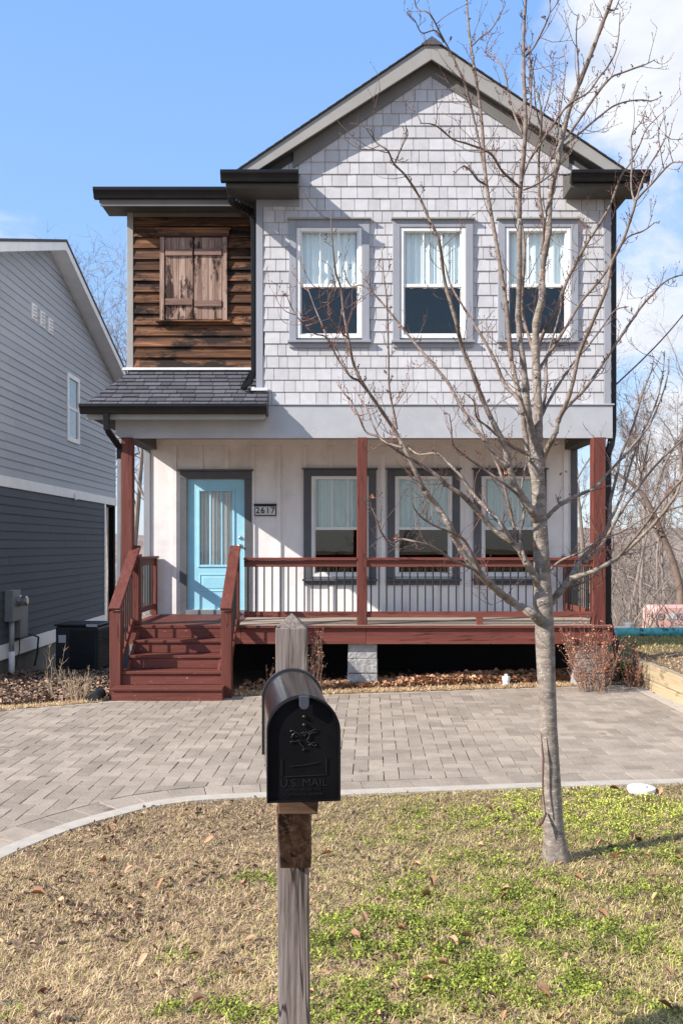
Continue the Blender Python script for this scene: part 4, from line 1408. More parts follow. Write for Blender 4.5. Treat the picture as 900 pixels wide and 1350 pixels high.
build('rim_joist', mb, M['red_x'], house, bevel=0.004)
mb = MB().box(XR - 0.065, XR - 0.025, 11.86, YB, 0.60, DZ - 0.037).box(XL + 0.03, XL + 0.07, 11.86, YB, 0.60, DZ - 0.037)
build('side_joist', mb, M['red_y'], house, bevel=0.004)
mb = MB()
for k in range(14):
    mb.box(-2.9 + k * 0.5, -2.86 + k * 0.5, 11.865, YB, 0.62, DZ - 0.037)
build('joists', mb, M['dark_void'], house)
# skirt closing the crawl space, its near-black colour standing for under-porch shade
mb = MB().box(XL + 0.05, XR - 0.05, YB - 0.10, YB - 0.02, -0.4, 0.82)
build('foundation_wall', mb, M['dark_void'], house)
# block pier under the middle post
mb = MB()
for k in range(2):
    mb.box(0.085, 0.49, 11.90, 12.28, -0.02 + 0.205 * k + 0.01, 0.185 + 0.205 * k)
mb.box(0.09, 0.485, 11.905, 12.275, 0.392, 0.599)
build('block_pier', mb, M['block'], house, bevel=0.008)
mb = MB()
for k in range(3):
    mb.box(3.20, 3.60, 11.92, 12.3, -0.02 + 0.205 * k, 0.175 + 0.205 * k)
build('block_pier', mb, M['block'], house, bevel=0.008)


def post(x0, x1, z0, z1, y0=11.875, y1=12.015):
    mb = MB().box(x0, x1, y0, y1, z0, z1)
    return build('porch_post', mb, M['red_z'], house, bevel=0.008, seg=2)


post(-3.00, -2.845, DZ + 0.001, 3.412)
post(0.210, 0.350, DZ + 0.001, 3.412)
post(3.42, 3.595, 0.60, 3.412, 11.865, 12.025)


def rail_x(x0, x1, name='porch_railing'):
    mb = MB()
    mb.box(x0, x1, 11.865, 12.005, 1.735, 1.772)
    mb.box(x0, x1, 11.905, 11.945, 1.645, 1.733)
    r = build(name, mb, M['red_x'], house, bevel=0.004)
    mb = MB().box(x0, x1, 11.905, 11.945, 0.955, 1.035)
    build('bottom_rail', mb, M['red_x'], r, bevel=0.004)
    n = int(round((x1 - x0) / 0.107))
    for k in range(n):
        xc = x0 + (x1 - x0) * (k + 0.5) / n
        mb = MB().tube([(xc, 11.925, 1.02), (xc, 11.925, 1.66)], 0.0098, 8)
        build('baluster', mb, M['black_metal'], r, smooth=False)
    return r


r1 = rail_x(-1.33, 0.208)
r2 = rail_x(0.352, 3.418)
mb = MB().box(1.84, 1.93, 11.90, 11.95, DZ + 0.001, 0.954)
build('rail_block', mb, M['red_z'], r2, bevel=0.003)


def rail_y(xc, y0, y1, half_post):
    mb = MB().box(xc - 0.07, xc + 0.07, y0, y1, 1.735, 1.772).box(xc - 0.02, xc + 0.02, y0, y1, 1.645, 1.733)
    r = build('porch_railing', mb, M['red_y'], house, bevel=0.004)
    mb = MB().box(xc - 0.02, xc + 0.02, y0, y1, 0.955, 1.035)
    build('bottom_rail', mb, M['red_y'], r, bevel=0.004)
    mb = MB().box(xc - 0.045, xc + 0.045, YB - 0.13, YB - 0.03, DZ + 0.001, 1.733)
    build('half_post', mb, M['red_z'], r, bevel=0.004)
    n = int((y1 - y0) / 0.115)
    for k in range(n):
        yc = y0 + (y1 - 0.12 - y0) * (k + 0.5) / n
        mb = MB().tube([(xc, yc, 1.02), (xc, yc, 1.66)], 0.0098, 8)
        build('baluster', mb, M['black_metal'], r)


rail_y(-2.925, 12.02, YB - 0.03, True)
rail_y(3.51, 12.03, YB - 0.03, True)

# ---- stairs
st_m = MB()
tr_h, run = 0.170, 0.250
stair = None
noses = [(10.80, 0.175), (11.05, 0.345), (11.30, 0.515), (11.55, 0.685)]
mb = MB()
mb.box(-2.70, -1.60, 11.60, 11.64, 0.0, 0.60)
stair = build('porch_stairs', mb, M['red_x'], house, bevel=0.003)
for sx in (-2.735, -1.565):
    mb = MB().prism([(11.06, 0.0), (11.06, 0.30), (11.80, 0.82), (11.82, 0.55), (11.35, 0.0)], 'x', sx - 0.02, sx + 0.02)
    build('stringer', mb, M['red_y'], stair, bevel=0.003)
for i, (yn, zt) in enumerate(noses):
    x0, x1 = ((-2.845, -1.475), (-2.80, -1.472), (-2.755, -1.545), (-2.755, -1.545))[i]
    mb = MB().box(x0 - 0.004, x1 + 0.006, yn - 0.02, yn + run + (0.01 if i > 1 else 0.0), zt - 0.037, zt)
    build('tread', mb, M['red_worn'], stair, bevel=0.007, seg=2)
    mb = MB().box(x0, x1, yn + 0.004, yn + 0.03, zt - tr_h + (-0.02 if i == 0 else 0.002), zt - 0.039)
    build('riser', mb, M['red_worn'], stair, bevel=0.003)
mb = MB().box(-2.755, -1.545, 11.79, 11.818, 0.688, DZ - 0.022)
build('riser', mb, M['red_worn'], stair, bevel=0.003)
# side cheeks of the two lowest steps
mb = MB().box(-2.843, -2.81, 10.83, 11.28, 0.0, 0.135).box(-1.51, -1.478, 10.83, 11.28, 0.0, 0.135)
build('step_side', mb, M['red_y'], stair, bevel=0.003)
for (xa, xb) in ((-2.925, -2.785), (-1.52, -1.385)):
    xc = (xa + xb) / 2
    mb = MB().box(xa, xb, 11.00, 11.14, -0.05, 1.105)
    nw = build('newel_post', mb, M['red_z'], stair, bevel=0.006, seg=2)
    xt = xc + (0.065 if xc < -2 else -0.0)
    mb = MB().box(xt - 0.05, xt + 0.07, 11.80, 11.90, DZ + 0.007, 1.82)
    build('newel_post', mb, M['red_z'], stair, bevel=0.006, seg=2)
    mb = MB().beam((xc, 10.965, 1.135), (xt * 0.5 + xc * 0.5, 11.97, 1.925), 0.145, 0.040)
    hr = build('handrail', mb, M['red_y'], stair, bevel=0.006, seg=2)
    xi = xc + (0.03 if xc < -2 else 0.03)
    mb = MB().beam((xi, 11.14, 1.165), (xi, 11.83, 1.70), 0.04, 0.085)
    mb.beam((xi, 11.14, 0.42), (xi, 11.80, 0.93), 0.04, 0.085)
    build('stair_rail', mb, M['red_y'], stair, bevel=0.004)
    for k in range(6):
        t = (k + 0.5) / 6
        yb = 11.14 + 0.67 * t
        mb = MB().tube([(xi, yb, 0.42 + 0.51 * t + 0.02), (xi, yb, 1.165 + 0.52 * t + 0.01)], 0.0098, 8)
        build('baluster', mb, M['black_metal'], stair)

# ================================================================== THE NEIGHBOUR'S HOUSE
XN = -5.80
nb = thing('neighbour_house', 'blue grey lap sided house with white trim at the left, seen from its gable end', 'house', (XN, 17.3, 0))
YN0, YN1, YNL = 13.25, 22.4, 21.4
YR, ZRN, SN = 17.3, 8.01, 0.345
nroof = lambda y: ZRN - SN * abs(y - YR)
nw_ = [(18.40, 19.24, 4.15, 5.60)]
mb = MB()
reg = [(YN0, 3.14), (YN1, 3.14), (YN1, nroof(YN1) - 0.22), (YR, ZRN - 0.22), (YN0, nroof(YN0) - 0.22)]
courses(mb, (XN, 0, 0), (0, 1, 0), (0, 0, 1), (1, 0, 0), reg, nw_, 0.150, 2.4, 3.7, 0.018, 0.003, 0.003, r=random.Random(21))
build('lap_siding', mb, M['nlap'], nb)
mb = MB()
reg = [(YN0, 0.24), (YNL, 0.24), (YNL, 2.94), (YN0, 2.94)]
courses(mb, (XN, 0, 0), (0, 1, 0), (0, 0, 1), (1, 0, 0), reg, [], 0.150, 2.4, 3.7, 0.018, 0.003, 0.003, r=random.Random(22))
build('lap_siding', mb, M['nlap_low'], nb)
mb = MB()
mb.box(XN - 5, XN - 0.004, YN0 + 0.02, YN1, 2.94, 6.2)
mb.prism([(YN0 + 0.02, 6.2), (YN1, 6.2), (YN1, nroof(YN1) - 0.2), (YR, ZRN - 0.2), (YN0 + 0.02, nroof(YN0) - 0.2)], 'x', XN - 5, XN - 0.004)
mb.box(XN - 5, XN - 0.004, YN0 + 0.02, YNL, 0.02, 2.94)
build('wall', mb, M['backing'], nb)
mb = MB().box(XN - 5, XN - 0.03, YN0 + 0.04, YNL - 0.04, -1.2, 0.02)
build('foundation', mb, M['nblock'], nb)
mb = MB().box(XN - 0.01, XN + 0.03, YN0, YN1, 2.945, 3.135)
build('belt_board', mb, M['ntrim'], nb, bevel=0.004)
mb = MB().box(XN - 0.01, XN + 0.026, YN0, YNL, -0.02, 0.235)
build('skirt_board', mb, M['ntrim'], nb, bevel=0.004)
mb = MB().box(XN - 0.01, XN + 0.028, YNL - 0.11, YNL + 0.01, 0.237, 2.943)
build('corner_board', mb, M['ntrim'], nb, bevel=0.004)
mb = MB().box(XN - 0.14, XN - 0.0, YN1 - 0.16, YN1 - 0.02, -1.2, 2.94)
build('porch_post', mb, M['dark_void'], nb)
mb = MB().box(XN - 3, XN - 0.02, YNL + 0.01, YN1, 2.90, 2.94)
build('rear_porch_ceiling', mb, M['dark_void'], nb)
# roof: slab, soffit, rake boards
for s in (-1, 1):
    y2 = 12.85 if s < 0 else 21.95 + 0.6
    zz = nroof(y2)
    mb = MB().prism([(YR, ZRN), (y2, zz), (y2, zz - 0.05), (YR, ZRN - 0.05)], 'x', XN - 6, XN + 0.36)
    rf2 = build('roof_plane', mb, M['roof'], nb)
    mb = MB().prism([(YR, ZRN - 0.052), (y2, zz - 0.052), (y2, zz - 0.215), (YR, ZRN - 0.215)], 'x', XN + 0.32, XN + 0.345)
    build('rake_board', mb, M['ntrim'], nb, bevel=0.003)
    mb = MB().prism([(YR, ZRN - 0.175), (y2, zz - 0.175), (y2, zz - 0.20), (YR, ZRN - 0.20)], 'x', XN - 0.2, XN + 0.318)
    build('rake_soffit', mb, M['ntrim'], nb)
# window
y0, y1, z0, z1 = nw_[0]
mb = MB().box(XN - 0.02, XN + 0.035, y0, y0 + 0.10, z0, z1).box(XN - 0.02, XN + 0.035, y1 - 0.10, y1, z0, z1)
mb.box(XN - 0.02, XN + 0.034, y0 + 0.10, y1 - 0.10, z1 - 0.10, z1).box(XN - 0.02, XN + 0.034, y0 + 0.10, y1 - 0.10, z0, z0 + 0.10)
mb.box(XN - 0.02, XN + 0.020, y0 + 0.10, y1 - 0.10, (z0 + z1) / 2 - 0.03, (z0 + z1) / 2 + 0.03)
wn = build('window', mb, M['ntrim'], nb, bevel=0.004)
mb = MB().box(XN + 0.002, XN + 0.008, y0 + 0.10, y1 - 0.10, z0 + 0.10, z1 - 0.10)
build('pane', mb, M['glass'], wn)
mb = MB().box(XN - 0.003, XN - 0.0, y0 + 0.10, y1 - 0.10, z0 + 0.10, z1 - 0.10)
build('window_shade', mb, M['room'], wn)
# dryer and bath vents
for k, yv in enumerate((16.42, 16.88, 17.34)):
    zc = 6.33 - 0.02 * k
    mb = MB().box(XN + 0.0, XN + 0.03, yv - 0.13, yv + 0.13, zc - 0.15, zc + 0.15)
    for j in range(4):
        mb.beam((XN + 0.045, yv - 0.10, zc - 0.10 + j * 0.065), (XN + 0.045, yv + 0.10, zc - 0.10 + j * 0.065), 0.04, 0.008)
    build('wall_vent', mb, M['ntrim'], nb, bevel=0.003)
mb = MB().box(XN + 0.03, XN + 0.07, 18.82, 18.93, 2.92, 3.06)
build('outdoor_outlet', mb, M['ntrim'], nb, bevel=0.006)
# meter, conduit, service panel
mb = MB().box(XN + 0.02, XN + 0.17, 14.95, 15.33, 0.62, 1.16)
me_ = build('electric_meter', mb, M['grey_box'], nb, bevel=0.01)
mb = MB().lathe([(0.0, 0), (0.10, 0), (0.10, 0.05), (0.085, 0.06), (0.085, 0.15), (0.06, 0.17), (0.0, 0.172)], 0, 0, 0, 20)
mb.v = [(XN + 0.165 + c, 15.20 + a, 0.97 + b_) for a, b_, c in mb.v]
build('meter_dial', mb, M['metal'], me_, smooth=False)
mb = MB().box(XN + 0.02, XN + 0.15, 15.36, 15.75, 0.30, 0.99)
build('service_panel', mb, M['grey_box'], nb, bevel=0.01)
mb = MB().tube([(XN + 0.10, 15.08, 0.63), (XN + 0.10, 15.08, 0.10)], 0.045, 12)
cd = build('conduit', mb, M['pvc'], nb, smooth=True)
mb = MB().tube([(XN + 0.10, 15.08, 0.10), (XN + 0.10, 15.08, -0.42)], 0.052, 12)
build('conduit_sleeve', mb, M['pvc_white'], cd, smooth=True)
mb = MB().tube([(XN + 0.10, 15.75, 0.32), (XN + 0.12, 16.0, 0.30), (XN + 0.14, 16.3, 0.22), (XN + 0.1, 16.35, -0.1), (XN + 0.1, 16.2, -0.3)], 0.018, 6)
mb.tube([(XN + 0.08, 15.5, 0.30), (XN + 0.1, 15.45, 0.08), (XN + 0.12, 15.3, -0.08), (XN + 0.12, 15.2, -0.22)], 0.010, 6)
build('wiring', mb, M['cable'], nb, smooth=True)

# air conditioner
ac = thing('air_conditioner', 'dark louvred air conditioning unit standing beside the blue grey house', 'air conditioner', (-4.86, 16.45, -0.42), rz=math.radians(-4))
mb = MB().box(-0.40, 0.40, -0.38, 0.38, 0.03, 0.86)
cab = build('cabinet', mb, M['ac'], ac, bevel=0.05, seg=3, local=True)
mb = MB()
for k in range(17):
    z = 0.10 + k * 0.042
    mb.beam((-0.10, -0.392, z), (0.34, -0.392, z), 0.02, 0.010)
for k in range(9):
    mb.beam((-0.10 + k * 0.055, -0.395, 0.08), (-0.10 + k * 0.055, -0.395, 0.80), 0.008, 0.008, up=(0, 1, 0))
for k in range(17):
    z = 0.10 + k * 0.042
    mb.beam((0.412, -0.33, z), (0.412, 0.33, z), 0.02, 0.010)
build('louvre_grille', mb, M['black_metal'], ac, local=True)
mb = MB().box(-0.42, 0.42, -0.40, 0.40, 0.862, 0.90)
build('lid', mb, M['ac'], ac, bevel=0.02, seg=2, local=True)
mb = MB().box(-0.33, -0.19, -0.388, -0.382, 0.56, 0.70)
build('rating_label', mb, M['paper'], ac, local=True)
mb = MB().box(0.20, 0.41, -0.412, -0.405, 0.855, 0.905)
build('badge', mb, M['paper'], ac, local=True)
mb = MB().box(-0.50, 0.50, -0.50, 0.50, -0.08, 0.025)
build('pad', mb, M['nblock'], ac, local=True, bevel=0.01)
mb = MB().box(0.50, 0.72, 0.55, 0.65, 0.45, 0.82).box(0.55, 0.67, 0.60, 0.66, -0.3, 0.45)
build('disconnect_box', mb, M['grey_box'], ac, local=True, bevel=0.01)

# ================================================================== MAILBOX
mbx = thing('mailbox', 'black arched mailbox mounted on a weathered pointed timber post in the lawn', 'mailbox', (-0.113, 2.50, 0.25))
gz = 0.25
# post: slightly leaning, pointed top
px0, px1 = -0.190, -0.101
mb = MB()
lean = 0.012
b0 = [(px0 + lean, 2.512), (px1 + lean, 2.512), (px1 + lean, 2.601), (px0 + lean, 2.601)]
t0 = [(px0, 2.512), (px1, 2.512), (px1, 2.601), (px0, 2.601)]
zt = 1.73
mb.v = [(x, y, gz - 0.3) for x, y in b0] + [(x, y, zt - 0.022) for x, y in t0] + [((px0 + px1) / 2, 2.556, zt + 0.02)]
mb.f = [(0, 3, 2, 1), (0, 1, 5, 4), (1, 2, 6, 5), (2, 3, 7, 6), (3, 0, 4, 7), (4, 5, 8), (5, 6, 8), (6, 7, 8), (7, 4, 8)]
build('post', mb, M['post_wood'], mbx, bevel=0.0015)
mb = MB().box(-0.160, -0.060, 2.20, 2.508, 1.268, 1.352)
arm = build('support_arm', mb, M['arm_wood'], mbx, bevel=0.003)
mb = MB().prism([(2.509, 1.045), (2.509, 1.26), (2.30, 1.26), (2.435, 1.045)], 'x', -0.172, -0.086)
build('brace', mb, M['block_wood'], arm, bevel=0.003)

ang = math.atan2(0.052, 0.45)
rot = Matrix.Translation((-0.113, 2.50, 0)) @ Matrix.Rotation(-(-ang), 4, 'Z')


def MBX(m):
    """mailbox frame (x right, y depth with 0 at the rear and -0.46 at the door) -> world"""
    m.v = [tuple(rot @ Vector(p)) for p in m.v]
    return m


# world: rear centre about x=-0.141, front about -0.089
rot = Matrix.Translation((-0.141, 2.50, 0)) @ Matrix.Rotation(math.atan2(0.052, 0.455), 4, 'Z')
bz, bw, bh = 1.356, 0.162, 0.235


def arch(w, h, n=20):
    """arch outline, flat bottom, half-round top"""
    r = w / 2
    pts = [(-r, 0), ]
    for k in range(n + 1):
        a = math.pi - math.pi * k / n
        pts.append((r * math.cos(a), h - r + r * math.sin(a)))
    pts.append((r, 0))
    return pts


def ring_extrude(mb, outl, y0, y1, t):
    """closed shell following an outline with wall thickness t"""
    cx = 0; cz = bh * 0.5
    inn = [(x * (1 - t / (bw / 2)), (z - cz) * (1 - t / (bh / 2)) + cz) for x, z in outl]
    n = len(outl)
    o = len(mb.v)
    for y in (y0, y1):
        mb.v += [(x, y, bz + z) for x, z in outl] + [(x, y, bz + z) for x, z in inn]
    for i in range(n):
        j = (i + 1) % n
        mb.f += [(o + i, o + j, o + 2 * n + j, o + 2 * n + i), (o + n + j, o + n + i, o + 3 * n + i, o + 3 * n + j), (o + i, o + n + i, o + n + j, o + j), (o + 2 * n + i, o + 2 * n + j, o + 3 * n + j, o + 3 * n + i)]
    return mb


al = arch(bw, bh, 28)
mb = ring_extrude(MB(), al, -0.44, -0.008, 0.0015)
n = len(al)
o0 = len(mb.v)
mb.v += [(x * 0.99, -0.012, bz + z * 0.995) for x, z in al]
mb.f.append(tuple(o0 + k for k in range(n)))
body = build('box_body', MBX(mb), M['mailbox'], mbx, smooth=False)
for p in body.data.polygons:
    p.use_smooth = len(p.vertices) == 4
body.modifiers.new('split', 'EDGE_SPLIT').split_angle = math.radians(35)
# rolled rear hem
big = [(x * 1.075, z * 1.02 if z > 0 else -0.004) for x, z in al]
mb = ring_extrude(MB(), big, -0.012, 0.004, 0.010)
build('rear_hem', MBX(mb), M['mailbox'], body, bevel=0.002, seg=2)
# door: dished plate with a rim
dl = [(x * 1.06, z * 1.015 if z > 0 else -0.006) for x, z in al]
mb = ring_extrude(MB(), dl, -0.474, -0.438, 0.004)
mb.v += [(x * 0.965, -0.466, bz + (z - bh / 2) * 0.975 + bh / 2) for x, z in dl]
o1 = len(mb.v) - n
mb.f.append(tuple(o1 + k for k in range(n)))
dr2 = build('box_door', MBX(mb), M['mailbox_door'], mbx, bevel=0.0012, seg=2)
# latch tab and rivets
mb = MB()
pts = [(-0.011, 0.0), (0.011, 0.0)]
outl = [(0.0115 * math.cos(a), -0.012 + 0.0115 * math.sin(a)) for a in np.linspace(math.pi, 2 * math.pi, 12)] + [(0.0115, 0.008), (-0.0115, 0.008)]
mb.prism([(x, bz + bh + z - 0.0) for x, z in outl], 'y', -0.485, -0.476)
build('latch', MBX(mb), M['latch'], dr2, bevel=0.0015, seg=2)
for zr_ in (0.043, 0.062):
    mb = MB().lathe([(0.0005, 0), (0.005, 0), (0.0045, 0.0025), (0.0025, 0.004), (0.0003, 0.0045)], 0, 0, 0, 12)
    mb.v = [(a + 0.001, -0.468 - c, bz + bh - zr_ + b_) for a, b_, c in mb.v]
    build('rivet', MBX(mb), M['emboss'], dr2, smooth=True)
# embossed galloping rider emblem, raised strokes
E = [[(0.028, 0.92), (0.10, 0.98), (0.22, 0.88), (0.35, 0.80)],
     [(0.05, 0.62), (0.12, 0.78), (0.22, 0.86), (0.33, 0.78), (0.38, 0.66)],
     [(0.02, 0.42), (0.10, 0.47), (0.22, 0.45), (0.33, 0.50), (0.40, 0.44)],
     [(0.40, 0.86), (0.46, 0.80), (0.44, 0.70)], [(0.47, 0.88), (0.55, 0.80), (0.50, 0.68)], [(0.56, 0.90), (0.68, 0.78), (0.66, 0.62), (0.60, 0.52)],
     [(0.62, 0.84), (0.76, 0.92), (0.88, 1.0), (0.97, 0.94)], [(0.70, 0.80), (0.84, 0.86), (0.95, 0.86)],
     [(0.34, 0.40), (0.42, 0.26), (0.50, 0.14), (0.44, 0.02)], [(0.50, 0.12), (0.62, 0.08)],
     [(0.60, 0.46), (0.72, 0.34), (0.86, 0.22), (0.92, 0.30)], [(0.66, 0.26), (0.78, 0.36), (0.90, 0.40)], [(0.22, 0.70), (0.30, 0.66)]]
mb = MB()
for st in E:
    pts = [Vector((-0.0335 + u * 0.068, -0.4685, bz + 0.112 + w * 0.050)) for u, w in st]
    pp, rr2 = smooth_path(pts, [0.0011] + [0.0016] * (len(pts) - 2) + [0.0008], 4)
    mb.tube(pp, rr2, 6)
build('rider_emblem', MBX(mb), M['emboss'], dr2, smooth=True)
mb = MB()
for (a, b_) in (((-0.045, 0.058), (0.048, 0.060)), ((-0.033, 0.082), (0.0, 0.084)), ((0.0, 0.084), (0.036, 0.090)), ((-0.052, 0.060), (-0.052, 0.100)), ((0.052, 0.060), (0.052, 0.100))):
    mb.tube([(a[0], -0.4680, bz + a[1] - 0.005), (b_[0], -0.4680, bz + b_[1] - 0.005)], 0.0007, 6)
build('embossed_panel', MBX(mb), M['emboss'], dr2)


def mtext(s, size, z, sx=1.0, ext=0.0006):
    o = text_mesh('lettering', s, size, M['emboss'], dr2, (0, 0, 0), extrude=ext, sx=1.0)
    me = o.data
    o.rotation_euler = (0, 0, 0)
    base = wloc(dr2)
    for v in me.vertices:
        p = Vector((v.co.x * sx, -0.4668 - v.co.z, bz + z + v.co.y))
        v.co = rot @ p - base
    o.location = (0, 0, 0)
    return o


mtext('U.S. MAIL', 0.026, 0.037, 1.05)
mtext('APPROVED BY THE', 0.009, 0.021, 1.05, 0.0004)
mtext('POSTMASTER GENERAL', 0.009, 0.010, 1.0, 0.0004)

